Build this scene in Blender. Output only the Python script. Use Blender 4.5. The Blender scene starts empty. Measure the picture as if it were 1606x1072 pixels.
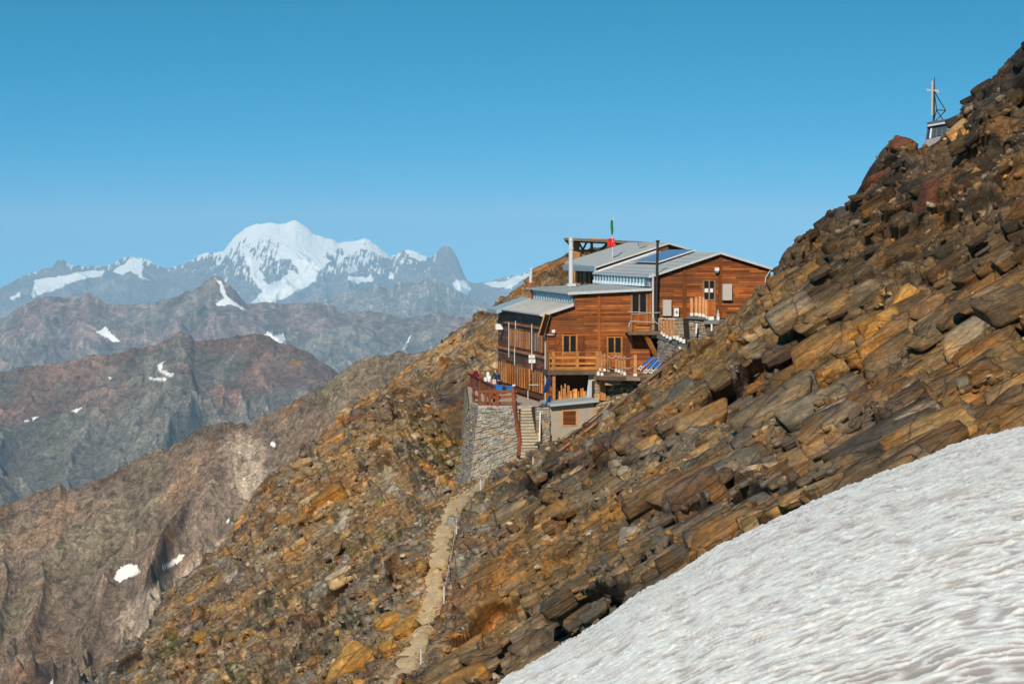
import bpy, math, random
import numpy as np
from math import radians as R
C = bpy.context.scene
# ------------------------------------------------------------------ camera
F, CX, HY, PW, PH = 4461.0, 803.0, 385.0, 1606.0, 1072.0     # focal length in photo pixels, horizon row
cam_d = bpy.data.cameras.new('camera'); cam = bpy.data.objects.new('camera', cam_d)
C.collection.objects.link(cam); C.camera = cam
cam.location = (0, 0, 0); cam.rotation_euler = (R(90), 0, 0)
cam_d.sensor_width = 36.0; cam_d.lens = 36.0 * F / PW
cam_d.shift_y = (HY - PH / 2) / PW
cam_d.clip_start = 0.5; cam_d.clip_end = 400000
# ------------------------------------------------------------------ world and sun
SUN_EL, SUN_AZ = 33.0, 15.0        # degrees above horizon, degrees left of straight behind the camera
w = bpy.data.worlds.new('World'); C.world = w; w.use_nodes = True
nt = w.node_tree; nt.nodes.clear()
out = nt.nodes.new('ShaderNodeOutputWorld'); bg = nt.nodes.new('ShaderNodeBackground')
sky = nt.nodes.new('ShaderNodeTexSky'); sky.sky_type = 'NISHITA'; sky.sun_disc = False
sky.sun_elevation = R(SUN_EL); sky.sun_rotation = R(180 + SUN_AZ)
sky.altitude = 3000; sky.air_density = 1.0; sky.dust_density = 0.15; sky.ozone_density = 3.0
tc = nt.nodes.new('ShaderNodeTexCoord'); mp = nt.nodes.new('ShaderNodeMapping'); mp.inputs['Location'].default_value = (0, 0, .25)
mp.inputs['Scale'].default_value = (1, 1, 2.7)            # deep high-altitude blue starts a few degrees above the horizon
hs = nt.nodes.new('ShaderNodeHueSaturation'); hs.inputs['Saturation'].default_value = 1.42; hs.inputs['Hue'].default_value = 0.466
hs.inputs['Value'].default_value = 1.22
nt.links.new(tc.outputs['Generated'], mp.inputs['Vector']); nt.links.new(mp.outputs['Vector'], sky.inputs['Vector'])
nt.links.new(sky.outputs['Color'], hs.inputs['Color']); nt.links.new(hs.outputs['Color'], bg.inputs['Color'])
bg.inputs['Strength'].default_value = 0.14
nt.links.new(bg.outputs['Background'], out.inputs['Surface'])
sd = bpy.data.lights.new('sun', 'SUN'); sd.energy = 4.9; sd.angle = R(0.5); sd.color = (1.0, 0.90, 0.76)
so = bpy.data.objects.new('sun', sd); C.collection.objects.link(so)
so.rotation_euler = (R(90 - SUN_EL), 0, R(-SUN_AZ)); so.location = (-40, -100, 120)
C.view_settings.view_transform = 'Standard'; C.view_settings.look = 'None'
C.view_settings.exposure = 0.0; C.view_settings.gamma = 1.0
C.cycles.use_denoising = True; C.cycles.max_bounces = 5; C.cycles.diffuse_bounces = 3
C.cycles.volume_bounces = 0; C.cycles.transparent_max_bounces = 6
rnd = random.Random(7); nprs = np.random.RandomState(11)

# ------------------------------------------------------------------ numpy noise
def h2(ix, iy, seed=0):
    h = (ix.astype(np.int64) * 374761393 + iy.astype(np.int64) * 668265263 + seed * 2147483 + 12345) & 0xFFFFFFFF
    h = ((h ^ (h >> 13)) * 1274126177) & 0xFFFFFFFF
    h = ((h ^ (h >> 16)) * 2246822519) & 0xFFFFFFFF
    return ((h ^ (h >> 15)) & 0xFFFFFF) / float(0x1000000)
def vnoise(x, y, seed=0):
    ix = np.floor(x); iy = np.floor(y); fx = x - ix; fy = y - iy
    def g(ox, oy):
        a = h2(ix + ox, iy + oy, seed) * 2 * np.pi
        return np.cos(a) * (fx - ox) + np.sin(a) * (fy - oy)
    sx = fx * fx * fx * (fx * (fx * 6 - 15) + 10); sy = fy * fy * fy * (fy * (fy * 6 - 15) + 10)
    a = g(0, 0) * (1 - sx) + g(1, 0) * sx; b = g(0, 1) * (1 - sx) + g(1, 1) * sx
    return (a * (1 - sy) + b * sy) * 1.5
def fbm(x, y, o=5, seed=0, gain=.5):
    s = 0; a = 1.0; t = 0
    for k in range(o):
        s = s + a * vnoise(x * 2 ** k + 17.3 * k, y * 2 ** k - 9.1 * k, seed + k); t += a; a *= gain
    return s / t
def ridged(x, y, o=6, seed=0, gain=.55):
    s = 0; a = 1.0; t = 0; w = 1.0
    for k in range(o):
        n = (1 - np.abs(vnoise(x * 2.03 ** k + 31 * k, y * 2.03 ** k + 7 * k, seed + k)) * 1.6)
        n = np.clip(n, 0, 1) ** 2 * w; w = np.clip(n * 1.6, 0, 1)
        s = s + a * n; t += a; a *= gain
    return s / t
def voro(x, y, seed=0, jit=.9):
    ix = np.floor(x); iy = np.floor(y)
    f1 = np.full(x.shape, 9.0); f2 = np.full(x.shape, 9.0)
    cid = np.zeros(x.shape); dx = np.zeros(x.shape); dy = np.zeros(x.shape)
    for ox in (-1, 0, 1):
        for oy in (-1, 0, 1):
            cx = ix + ox; cy = iy + oy
            px = cx + .5 + (h2(cx, cy, seed) - .5) * jit; py = cy + .5 + (h2(cx, cy, seed + 1) - .5) * jit
            ex = x - px; ey = y - py; d = np.sqrt(ex * ex + ey * ey)
            m = d < f1
            f2 = np.where(m, f1, np.minimum(f2, d)); f1 = np.where(m, d, f1)
            cid = np.where(m, h2(cx, cy, seed + 2), cid); dx = np.where(m, ex, dx); dy = np.where(m, ey, dy)
    return f1, f2, cid, dx, dy
def sstep(a, b, x):
    t = np.clip((x - a) / (b - a), 0, 1); return t * t * (3 - 2 * t)
def frac(c, k): return (c * k) % 1.0
def blocks(x, y, s, amp, tilt, seed, ang=0.0, ax=1.0, crev=.25):
    """angular broken-rock relief: every cell is a tilted facet with its own height; returns height and cell id"""
    ca, sa = math.cos(ang), math.sin(ang)
    xr = (x * ca + y * sa) / (s * ax); yr = (-x * sa + y * ca) / s
    f1, f2, c, dx, dy = voro(xr, yr, seed)
    h = (c - .5) * 2 * amp + tilt * s * ((frac(c, 57.3) - .5) * 2 * dx * ax + (frac(c, 131.7) - .5) * 2 * dy)
    h = h - crev * amp * (1 - sstep(0, .10, f2 - f1))
    return h, c

# ------------------------------------------------------------------ material helpers
def newmat(name, rough=.85, spec=.2, metal=0.0):
    m = bpy.data.materials.new(name); m.use_nodes = True
    b = m.node_tree.nodes['Principled BSDF']; b.inputs['Roughness'].default_value = rough
    b.inputs['Specular IOR Level'].default_value = spec; b.inputs['Metallic'].default_value = metal
    return m, m.node_tree, b
def node(nt, typ, **kw):
    n = nt.nodes.new(typ)
    for k, v in kw.items():
        if k in n.inputs: n.inputs[k].default_value = v
        else: setattr(n, k, v)
    return n
def ramp(nt, src, stops):
    r = nt.nodes.new('ShaderNodeValToRGB'); e = r.color_ramp.elements
    while len(e) < len(stops): e.new(.5)
    for i, (p, c) in enumerate(stops):
        e[i].position = p; e[i].color = (c[0], c[1], c[2], 1) if not isinstance(c, (int, float)) else (c, c, c, 1)
    nt.links.new(src, r.inputs['Fac']); return r.outputs['Color']
def mixc(nt, a, b, fac=1.0, mode='MULTIPLY'):
    m = nt.nodes.new('ShaderNodeMix'); m.data_type = 'RGBA'; m.blend_type = mode
    for k, v in ((6, a), (7, b), (0, fac)):
        s = m.inputs[k]
        if hasattr(v, 'links'): nt.links.new(v, s)
        elif k == 0: s.default_value = float(v)
        else: s.default_value = (v, v, v, 1) if isinstance(v, (int, float)) else (v[0], v[1], v[2], 1)
    return m.outputs[2]
def bumpn(nt, b, h, dist=.05, strength=.6, prev=None):
    n = nt.nodes.new('ShaderNodeBump'); n.inputs['Distance'].default_value = dist; n.inputs['Strength'].default_value = strength
    nt.links.new(h, n.inputs['Height'])
    if prev: nt.links.new(prev, n.inputs['Normal'])
    nt.links.new(n.outputs['Normal'], b.inputs['Normal']); return n.outputs['Normal']
def mapping(nt, scale, coord='Object', rot=(0, 0, 0)):
    t = nt.nodes.new('ShaderNodeTexCoord'); m = nt.nodes.new('ShaderNodeMapping')
    m.inputs['Scale'].default_value = scale; m.inputs['Rotation'].default_value = rot
    nt.links.new(t.outputs[coord], m.inputs['Vector']); return m.outputs['Vector']
def noise(nt, vec, scale, detail=6, rough=.6, dist=0.0):
    n = node(nt, 'ShaderNodeTexNoise', Scale=scale, Detail=detail, Roughness=rough, Distortion=dist)
    nt.links.new(vec, n.inputs['Vector']); return n.outputs['Fac']
def simple(name, col, rough=.8, var=.25, scale=3.0, stretch=(1, 1, 1), bump=.0, spec=.2, metal=0.0):
    """one painted / wood / stone surface: base colour times the mesh tint, mottled by noise"""
    m, nt, b = newmat(name, rough, spec, metal)
    at = node(nt, 'ShaderNodeAttribute', attribute_name='Col')
    v = mapping(nt, stretch); n = noise(nt, v, scale, 8, .65)
    f = ramp(nt, n, [(.25, 1 - var), (.75, 1 + var * .6)])
    c = mixc(nt, mixc(nt, at.outputs['Color'], f), col)
    nt.links.new(c, b.inputs['Base Color'])
    if bump: bumpn(nt, b, n, bump, .7)
    return m

# ------------------------------------------------------------------ mesh helpers
def grid_object(name, X, Y, Z, col, mat, extra=None):
    nr, nc = X.shape
    co = np.stack([X, Y, Z], -1).reshape(-1, 3).astype(np.float32)
    i = np.arange(nr * nc).reshape(nr, nc)
    q = np.stack([i[:-1, :-1], i[:-1, 1:], i[1:, 1:], i[1:, :-1]], -1).reshape(-1, 4).astype(np.int32)
    me = bpy.data.meshes.new(name); me.vertices.add(len(co)); me.vertices.foreach_set('co', co.ravel())
    me.loops.add(q.size); me.loops.foreach_set('vertex_index', q.ravel())
    me.polygons.add(len(q)); me.polygons.foreach_set('loop_start', np.arange(0, q.size, 4, dtype=np.int32))
    a = me.color_attributes.new('Col', 'FLOAT_COLOR', 'POINT')
    cc = np.ones((nr * nc, 4), np.float32); cc[:, :3] = col.reshape(-1, 3); a.data.foreach_set('color', cc.ravel())
    me.update(calc_edges=True); me.materials.append(mat)
    o = bpy.data.objects.new(name, me); C.collection.objects.link(o); return o
def soup(name, V, Fc, cols, mat):
    """triangle mesh from arrays; cols per vertex"""
    me = bpy.data.meshes.new(name); me.vertices.add(len(V)); me.vertices.foreach_set('co', V.astype(np.float32).ravel())
    me.loops.add(Fc.size); me.loops.foreach_set('vertex_index', Fc.astype(np.int32).ravel())
    me.polygons.add(len(Fc)); me.polygons.foreach_set('loop_start', np.arange(0, Fc.size, 3, dtype=np.int32))
    a = me.color_attributes.new('Col', 'FLOAT_COLOR', 'POINT')
    cc = np.ones((len(V), 4), np.float32); cc[:, :3] = cols; a.data.foreach_set('color', cc.ravel())
    me.update(calc_edges=True); me.materials.append(mat); return me
def tag(o, label=None, cat=None, group=None, kind=None):
    if label: o['label'] = label
    if cat: o['category'] = cat; o['kind'] = kind or 'thing'
    if group: o['group'] = group
    if kind: o['kind'] = kind
    return o
def pl(pts, x):
    a = np.array(pts, float); return np.interp(x, a[:, 0], a[:, 1])
# ------------------------------------------------------------------ materials of the ground
def rock_mat(name, s1, bump, stain=True, crack=0.0, sc=(.45, .6, 2.0)):
    m, nt, b = newmat(name, .88, .25)
    at = node(nt, 'ShaderNodeAttribute', attribute_name='Col'); v = mapping(nt, (1, 1, 1))
    vr = mapping(nt, (1, 1, 1), rot=(0, R(32), 0))
    mp2 = node(nt, 'ShaderNodeMapping'); mp2.inputs['Scale'].default_value = sc; nt.links.new(vr, mp2.inputs['Vector']); vs = mp2.outputs['Vector']
    n1 = noise(nt, vs, 1.1 * s1, 10, .68, .6); n2 = noise(nt, v, 5.0 * s1, 8, .7); n3 = noise(nt, v, .35 * s1, 8, .6)
    c = mixc(nt, at.outputs['Color'], ramp(nt, n1, [(.3, .6), (.5, 1.0), (.72, 1.5)]))
    c = mixc(nt, c, ramp(nt, n2, [(.3, .62), (.5, 1.0), (.7, 1.45)]))
    vo = node(nt, 'ShaderNodeTexVoronoi', Scale=2.6 * s1); nt.links.new(vs, vo.inputs['Vector'])
    ck = node(nt, 'ShaderNodeTexVoronoi', Scale=.85 * s1, feature='DISTANCE_TO_EDGE'); nt.links.new(mixc(nt, vs, noise(nt, vs, 2.0, 4, .6), .12, 'ADD'), ck.inputs['Vector'])
    crk = ramp(nt, ck.outputs['Distance'], [(.0, 1 - crack), (.03, 1.0)]); c = mixc(nt, c, crk)
    c = mixc(nt, c, ramp(nt, vo.outputs['Color'], [(.1, (.72, .70, .68)), (.5, (1, .97, .92)), (.9, (1.35, 1.28, 1.2))]))
    if not stain:
        rv = mapping(nt, (1, 1, .3)); rb = noise(nt, rv, 1.2 * s1 * .4, 8, .65, 1.0); c = mixc(nt, c, ramp(nt, rb, [(.35, .42), (.5, 1.0), (.65, 1.55)]))
    if stain:
        c = mixc(nt, c, ramp(nt, n3, [(.38, (.72, .80, .92)), (.5, (1, 1, 1)), (.62, (1.32, 1.03, .60))]))
        li = ramp(nt, noise(nt, v, 9.0 * s1, 6, .75), [(.62, 0.0), (.72, .55)])
        c = mixc(nt, c, (.34, .31, .26), li, 'MIX')
    if not stain:
        c = mixc(nt, at.outputs['Color'], c, ramp(nt, at.outputs['Color'], [(.42, 1.0), (.62, .10)]), 'MIX')
    nt.links.new(c, b.inputs['Base Color'])
    bn = bumpn(nt, b, n1, bump * .5, .8); bn = bumpn(nt, b, crk, bump * .5, .9, bn); bumpn(nt, b, n2, bump * .35, .8, bn)
    return m
M_rock = rock_mat('rock', 1.0, .16, crack=.45)
M_spur = rock_mat('spur_rock', .24, 1.5, stain=False, sc=(1, 1, 1))
M_far = rock_mat('far_rock', .05, 6.0, stain=False, sc=(1, 1, 1))
M_vfar = rock_mat('very_far_rock', .014, 16.0, stain=False, sc=(1, 1, 1))

DB, BR, OC, GR, LG, RD, OL, DK = [np.array(c) for c in ((.085, .055, .036), (.17, .098, .045), (.30, .165, .045), (.155, .135, .10),
                                    (.34, .29, .23), (.13, .052, .032), (.11, .10, .03), (.05, .042, .036))]
def palette(cid, cols, wts):
    e = np.cumsum(np.array(wts) / np.sum(wts)); k = np.searchsorted(e, np.clip(cid, 0, .9999))
    return np.array(cols)[k]

# ------------------------------------------------------------------ the near mountainside (world heightfield given by cross sections at fixed distances)
SEC = {
 55: [(-300,2100),(600,1700),(770,1560),(1000,1420),(1300,1250),(1606,1080),(1900,1000)],
 75: [(-300,1850),(600,1400),(770,1290),(1000,1120),(1300,960),(1606,860),(1900,800)],
 92: [(-300,1700),(600,1300),(770,1180),(900,1090),(1000,1010),(1100,925),(1300,830),(1450,780),(1606,745),(1900,690)],
 110: [(-300,1650),(500,1260),(640,1150),(770,1085),(900,1010),(1000,935),(1100,860),(1200,800),(1300,745),(1450,690),(1606,640),(1900,560)],
 130: [(-300,1580),(0,1400),(300,1250),(600,1092),(640,1068),(660,1052),(770,980),(900,880),(1000,815),(1100,745),(1200,680),(1300,610),(1450,520),(1606,430),(1900,270)],
 150: [(-300,1500),(0,1310),(150,1220),(300,1120),(500,980),(640,880),(680,850),(705,838),(730,815),(800,785),(900,735),(1000,680),(1100,615),(1200,545),(1300,465),(1450,345),(1606,225),(1900,20)],
 165: [(-300,1450),(0,1255),(150,1150),(300,1050),(500,915),(640,825),(735,775),(760,765),(800,748),(860,712),(940,672),(1000,635),(1100,572),(1200,492),(1300,392),(1400,292),(1450,248),(1500,190),(1606,98),(1900,-120)],
 173: [(-300,1420),(0,1230),(150,1120),(300,1010),(500,866),(640,790),(740,758),(780,750),(812,732),(860,706),(940,662),(1000,618),(1070,558),(1125,520),(1180,475),(1210,440),(1257,386),(1300,346),(1340,322),(1368,280),(1400,245),(1440,234),(1487,196),(1500,168),(1540,136),(1606,77),(1900,-160)],
 179: [(-300,1400),(0,1215),(150,1102),(300,980),(500,828),(640,760),(712,765),(760,757),(812,722),(845,716),(862,700),(935,655),(1000,608),(1040,572),(1075,548),(1125,512),(1180,467),(1210,432),(1257,387),(1300,350),(1340,326),(1400,252),(1440,238),(1487,200),(1540,142),(1606,84),(1900,-150)],
 185: [(-300,1390),(0,1200),(150,1080),(300,950),(500,780),(640,722),(700,768),(735,775),(845,750),(870,700),(935,645),(1000,600),(1075,545),(1125,506),(1180,470),(1210,445),(1257,395),(1300,360),(1400,270),(1487,215),(1606,110),(1900,-100)],
 193: [(-300,1380),(0,1190),(150,1072),(300,925),(500,735),(640,672),(700,705),(735,710),(780,705),(860,660),(1000,580),(1100,510),(1160,500),(1210,462),(1300,390),(1400,310),(1606,170),(1900,0)],
 212: [(-300,1390),(0,1200),(150,1080),(300,908),(385,800),(450,735),(500,693),(560,648),(650,590),(735,572),(780,560),(850,530),(1000,480),(1200,490),(1400,430),(1606,330),(1900,200)],
 235: [(-300,1400),(0,1230),(150,1110),(300,930),(450,745),(500,705),(560,644),(600,612),(640,573),(665,560),(700,532),(740,505),(780,472),(800,455),(830,438),(845,424),(862,407),(890,400),(920,392),(950,379),(985,381),(1050,402),(1215,450),(1606,400),(1900,380)],
 262: [(-300,1500),(150,1200),(500,790),(780,560),(900,460),(985,440),(1215,500),(1606,520),(1900,500)],
 330: [(-300,1900),(150,1700),(500,1300),(780,1000),(1000,850),(1215,850),(1606,850),(1900,800)],
}
def img(X, Y, Z): return CX + F * X / Y, HY - F * Z / Y
def unp(px, py, Y): return ((px - CX) * Y / F, Y, (HY - py) * Y / F)
pxs = np.arange(-140, 1800, 1.55)
Ys = np.concatenate([np.arange(82, 165, .17), np.arange(165, 200, .13), np.arange(200, 246, .17), np.arange(246, 330, 2.0)])
keys = sorted(SEC); T = np.array([pl(SEC[k], pxs) for k in keys])
V = np.empty((len(Ys), len(pxs)))
for j in range(len(pxs)): V[:, j] = np.interp(Ys, keys, T[:, j])
ker = np.hanning(19); ker /= ker.sum()
V = np.apply_along_axis(lambda c: np.convolve(np.pad(c, 9, mode='edge'), ker, 'valid'), 0, V)
YY = np.repeat(Ys[:, None], len(pxs), 1); XX = (pxs[None] - CX) * YY / F; ZZ = (HY - V) * YY / F

# footpath: carved into the slope with a cut bank on its uphill side
PATH = [(560,1120,120),(606,1085,126.5),(640,1050,131),(664,985,137),(682,930,141.5),(688,880,145.5),(698,835,150.5),(710,800,156),(732,776,162),(765,758,168.5),(795,742,174),(826,724,179.2)]
PW3 = np.array([unp(*p) for p in PATH])
Xp = np.interp(YY, PW3[:, 1], PW3[:, 0]); Zp = np.interp(YY, PW3[:, 1], PW3[:, 2])
dX = XX - Xp + .25 * vnoise(YY * .5, YY * 0, 5)
inr = sstep(118, 124, YY) * (1 - sstep(179.0, 179.8, YY))
wd = .62 + .22 * vnoise(YY * .35, YY * 0 + 3, 6) + .5 * sstep(164, 175, YY)
zr = np.maximum(ZZ, Zp + np.minimum((dX - wd) * 1.9, 1.1)); zr = np.where(dX > wd, zr * (1 - sstep(2.5, 6, dX)) + ZZ * sstep(2.5, 6, dX), ZZ)
zl = Zp + (dX + wd) * .62; k = sstep(1.5, 8, -dX); zl = zl * (1 - k) + ZZ * k
Zc = np.where(dX > wd, zr, np.where(dX < -wd, zl, Zp)); ZZ = ZZ * (1 - inr) + Zc * inr
onpath = (1 - sstep(.75, 1.25, np.abs(dX) / wd)) * inr

# quiet ground where the hut, terrace and stairs stand
TH = R(9.2); cT, sT = math.cos(TH), math.sin(TH); HX, HYY = 2.25, 186.0
ls = (XX - HX) * cT + (YY - HYY) * sT; lt = -(XX - HX) * sT + (YY - HYY) * cT
def boxmask(s0, s1, t0, t1, f=1.2): return sstep(s0 - f, s0, ls) * (1 - sstep(s1, s1 + f, ls)) * sstep(t0 - f, t0, lt) * (1 - sstep(t1, t1 + f, lt))
hutm = np.maximum(boxmask(-4, 7.2, -2.5, 23), boxmask(6.5, 15.2, .2, 32))
hutm = np.maximum(hutm, boxmask(-3.5, 3.2, -6, 0, .6))
ZZ = np.where(boxmask(-4, 7.2, -1.5, 23, .5) > .5, np.minimum(ZZ, -10.9 + .0 * ls), ZZ)
ZZ = ZZ - boxmask(7.3, 14.5, .6, 20, .8) * np.maximum(0, ZZ + 5.3)

# relief
PXg = np.broadcast_to(pxs[None], YY.shape)
right = sstep(-1, 5, XX - np.interp(YY, PW3[:, 1], PW3[:, 0]))                  # uphill of the path: big slabs
slab = right * sstep(.0, 1., (XX * .55 - (YY - 150) * .22) / 4 + .4)            # strongly layered lower right
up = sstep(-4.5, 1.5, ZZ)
PYI = V.copy(); PYI = HY - F * ZZ / YY
gb = .42 * YY + 1.05 * ZZ + .25 * XX                                # distance along the visible face
wx = XX * 1.15 + .5 * vnoise(XX * .35, gb * .5, 31); wy = gb + .35 * vnoise(XX * .3, gb * .6, 32)
amp = (1 - onpath) * (1 - .95 * hutm)
AN = .62
b1, c1 = blocks(wx, wy, 3.6, .50, .20, 101, AN, 2.8, .3)
b2, c2 = blocks(wx, wy, 1.4, .27, .30, 202, AN, 2.6, .5)
b3, c3 = blocks(wx, wy, .66, .11, .40, 303, AN, 1.9, .6)
b4, c4 = blocks(wx, wy, .33, .05, .5, 404, .3, 1.3, .5)
fm = fbm(XX * .12, gb * .15, 5, 77)
left = 1 - right
rough = sstep(-.25, .35, fbm(XX * .07 + 3, gb * .07, 4, 91))
def blur(a, kr, kc):
    for ax, k_ in ((0, kr), (1, kc)):
        k_ = np.array(k_, float); k_ /= k_.sum(); h = len(k_) // 2; p = np.pad(a, [(h, h) if i == ax else (0, 0) for i in (0, 1)], mode='edge')
        n = a.shape[ax]; a = sum(k_[i] * (p[i:i + n] if ax == 0 else p[:, i:i + n]) for i in range(len(k_)))
    return a
# foliation: thin ledges dipping with the slope
u1 = (-XX * math.sin(AN) + wy * math.cos(AN) + .35 * fbm(XX * .3, gb * .3, 3, 55)) / .62
saw = u1 - np.floor(u1); u2 = u1 / 3.1 + .25 * fbm(XX * .15, gb * .15, 3, 58); saw2 = u2 - np.floor(u2)
big_ = b1 * (.42 + .7 * slab + .15 * up * right) + b2 * (.35 + .75 * rough + .45 * slab) + (.35 + .65 * slab) * right * (.17 * (saw ** 1.6) - .05 + .34 * (saw2 ** 1.8) - .1) * (.45 + rough)
hutn = sstep(150, 172, YY) * (1 - sstep(196, 204, YY)) * sstep(835, 880, PXg) * (1 - sstep(1190, 1260, PXg))
ZZ = ZZ + fm * 1.1 * amp * (1 - .8 * hutn) * sstep(80, 95, YY)
rise = blur(big_, (1, 2, 1), (1, 2, 1)); rise = rise * (1 - .72 * hutn) - .5 * hutn
ZZ = ZZ - .62 * sstep(1415, 1440, PXg) * (1 - sstep(1490, 1505, PXg)) * sstep(160, 168, YY) * (1 - sstep(190, 200, YY))
crest = 1 - .35 * sstep(205, 228, YY); msk = amp * sstep(80, 95, YY) * (.3 + .7 * sstep(.8, 3.2, np.abs(dX) * inr + 4 * (1 - inr)))
D = rise * 1.35 * msk * crest
DN = (-.22, -.86, .46)
XX = XX + DN[0] * D; YY = YY + DN[1] * D; ZZ = ZZ + DN[2] * D
# second pass: finer breakage on the already displaced faces, so that risers are broken too
gb = .42 * YY + 1.05 * ZZ + .25 * XX; wx = XX * 1.3 + .3 * vnoise(XX * .6, gb * .6, 33); wy = gb + .2 * vnoise(XX * .6, gb * .8, 34)
b3, c3 = blocks(wx, wy, .62, .11, .40, 303, AN, 1.9, .7)
b4, c4 = blocks(wx, wy, .30, .05, .5, 404, .3, 1.3, .6)
b5, c5 = blocks(wx, wy, 1.5, .10, .25, 505, AN + .1, 1.8, 1.0); DN = (-.28, -.66, .66)
D = (blur(b3, (1, 2, 1), (1, 2, 1)) * (1.2 + .5 * rough - .5 * slab) + b4 * (1.1 - .4 * slab) + 2.0 * blur(b5, (1, 2, 1), (1, 2, 1))) * msk * crest
XX = XX + DN[0] * D; YY = YY + DN[1] * D; ZZ = ZZ + DN[2] * D
ZZ = ZZ + onpath * .04 * fbm(XX * 1.5, YY * 1.5, 4, 41)

# colour of the rock itself, cell by cell
z1 = fbm(XX * .055, YY * .035, 5, 61); z2 = fbm(XX * .16, YY * .12, 5, 62)
base = palette(c2, (BR, DB, OC, GR, RD, BR, LG), (3, 3, 1.0, 2.6, .9, 2, .5))
sub = palette(c3, (BR, DB, OC, GR, RD, LG, DK), (3, 2.6, 1.0, 2.8, .6, 1.0, .6))
big = palette(c1, (BR, DB, OC, GR, RD), (3, 2.2, 1.2, 2.4, .8))
col = .3 * base + .35 * sub + .35 * big
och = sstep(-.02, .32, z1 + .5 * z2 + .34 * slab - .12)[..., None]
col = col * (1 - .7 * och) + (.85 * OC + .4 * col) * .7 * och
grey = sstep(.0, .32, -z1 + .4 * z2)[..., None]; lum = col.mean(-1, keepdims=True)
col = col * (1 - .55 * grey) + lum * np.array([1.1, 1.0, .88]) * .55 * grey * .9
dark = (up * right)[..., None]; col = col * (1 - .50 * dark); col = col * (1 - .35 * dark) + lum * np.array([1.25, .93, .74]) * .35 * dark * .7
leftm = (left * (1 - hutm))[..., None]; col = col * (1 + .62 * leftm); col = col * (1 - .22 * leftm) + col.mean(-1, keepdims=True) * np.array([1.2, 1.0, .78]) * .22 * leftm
for c_ in range(3): col[..., c_] = blur(col[..., c_], (1, 2, 2, 1), (1, 2, 1))
# moss and alpine grass bands below the path
g = sstep(.04, .26, fbm(XX * .11 + YY * .05, YY * .045, 5, 19)) * left * sstep(150, 160, 205 - np.abs(YY - 160)) * (1 - sstep(196, 206, YY))
gs = g * sstep(-.08, .12, fbm(XX * 1.1, YY * .9, 4, 20)); g3 = gs[..., None] * .8
col = col * (1 - g3) + np.array([.080, .082, .020]) * g3
mm = (sstep(.2, .42, fbm(XX * .3, YY * .25, 5, 23)) * right * sstep(.1, .4, fbm(XX * 1.3, YY, 3, 24)))[..., None] * .5
col = col * (1 - mm) + np.array([.11, .105, .025]) * mm
p3 = onpath[..., None] * (.9 + .1 * np.sign(fbm(XX * 2, YY * 2, 3, 8)))[..., None]
col = col * (1 - p3) + np.array([.40, .275, .135]) * p3
edge = (inr * sstep(.9, 1.2, np.abs(dX) / wd) * (1 - sstep(1.3, 3.0, np.abs(dX) / wd)) * (dX < 0))[..., None]
col = col * (1 - .3 * edge) + np.array([.27, .20, .12]) * .3 * edge
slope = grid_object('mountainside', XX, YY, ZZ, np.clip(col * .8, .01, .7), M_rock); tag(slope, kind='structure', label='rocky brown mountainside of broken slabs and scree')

# the trodden path itself: a sandy sheet lying in its cut
ty = np.arange(121, 179.7, .12)[:, None]; tx = np.linspace(-1, 1, 15)[None]
pw_ = np.interp(ty, PW3[:, 1], PW3[:, 0]); pz_ = np.interp(ty, PW3[:, 1], PW3[:, 2])
wL = .55 + .42 * fbm(ty * .6, ty * 0 + 1, 5, 301) + .45 * sstep(164, 175, ty); wR = .52 + .42 * fbm(ty * .6, ty * 0 + 7, 5, 302) + .35 * sstep(164, 175, ty)
pX = pw_ - .25 * vnoise(ty * .5, ty * 0, 5) + np.where(tx < 0, tx * wL, tx * wR) + .22 * np.abs(tx) * vnoise(ty * 2.2, tx * 2, 9); pY = ty + 0 * tx
pZ = pz_ + .12 - .2 * np.abs(tx) ** 3 + .012 * fbm(pX * 2, pY * 2, 4, 303)
pc_ = np.array([.60, .43, .245]) * (.88 + .35 * fbm(pX * 1.6, pY * .8, 5, 304))[..., None]
M_path = simple('trodden_earth', (1, 1, 1), .95, .45, 7.0, bump=.05)
path_o = grid_object('footpath', pX, pY, pZ, pc_, M_path); tag(path_o, 'sandy footpath climbing to the stone stairs', kind='structure')
def hit(px, py, y0=82):
    """world point where the sight line through a photo pixel first meets the mountainside"""
    j = int(np.clip(round((px - pxs[0]) / 1.55), 0, len(pxs) - 1)); c = PYI[:, j]
    i = np.argmax((c <= py) & (Ys > y0))
    return np.array([XX[i, j], YY[i, j], ZZ[i, j]])
def ground(x, y):
    i = int(np.clip(np.searchsorted(Ys, y), 0, len(Ys) - 1)); j = int(np.clip(round((CX + F * x / y - pxs[0]) / 1.55), 0, len(pxs) - 1))
    return ZZ[i, j]

# ------------------------------------------------------------------ loose stones
def ico(n):
    import bmesh
    bm = bmesh.new(); bmesh.ops.create_icosphere(bm, subdivisions=n, radius=1)
    V = np.array([v.co[:] for v in bm.verts]); Fc = np.array([[v.index for v in f.verts] for f in bm.faces]); bm.free(); return V, Fc
def rockshape(V, rs, planes=9, box=(1, .8, .6)):
    N = rs.normal(size=(planes, 3)); N /= np.linalg.norm(N, axis=1)[:, None]; N = np.vstack([N, np.eye(3), -np.eye(3)])
    H = np.concatenate([rs.uniform(.72, .98, planes), rs.uniform(.5, .68, 6)])
    D = V @ N.T; r = np.where(D > 1e-3, H[None] / np.maximum(D, 1e-3), 9).min(1)
    return V * r[:, None] * np.array(box)
iv1, if1 = ico(1); iv2, if2 = ico(3)
shapes = [rockshape(iv1, np.random.RandomState(k), 7, (1, np.random.RandomState(k).uniform(.5, .9), np.random.RandomState(k).uniform(.35, .7))) for k in range(14)]
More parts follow.
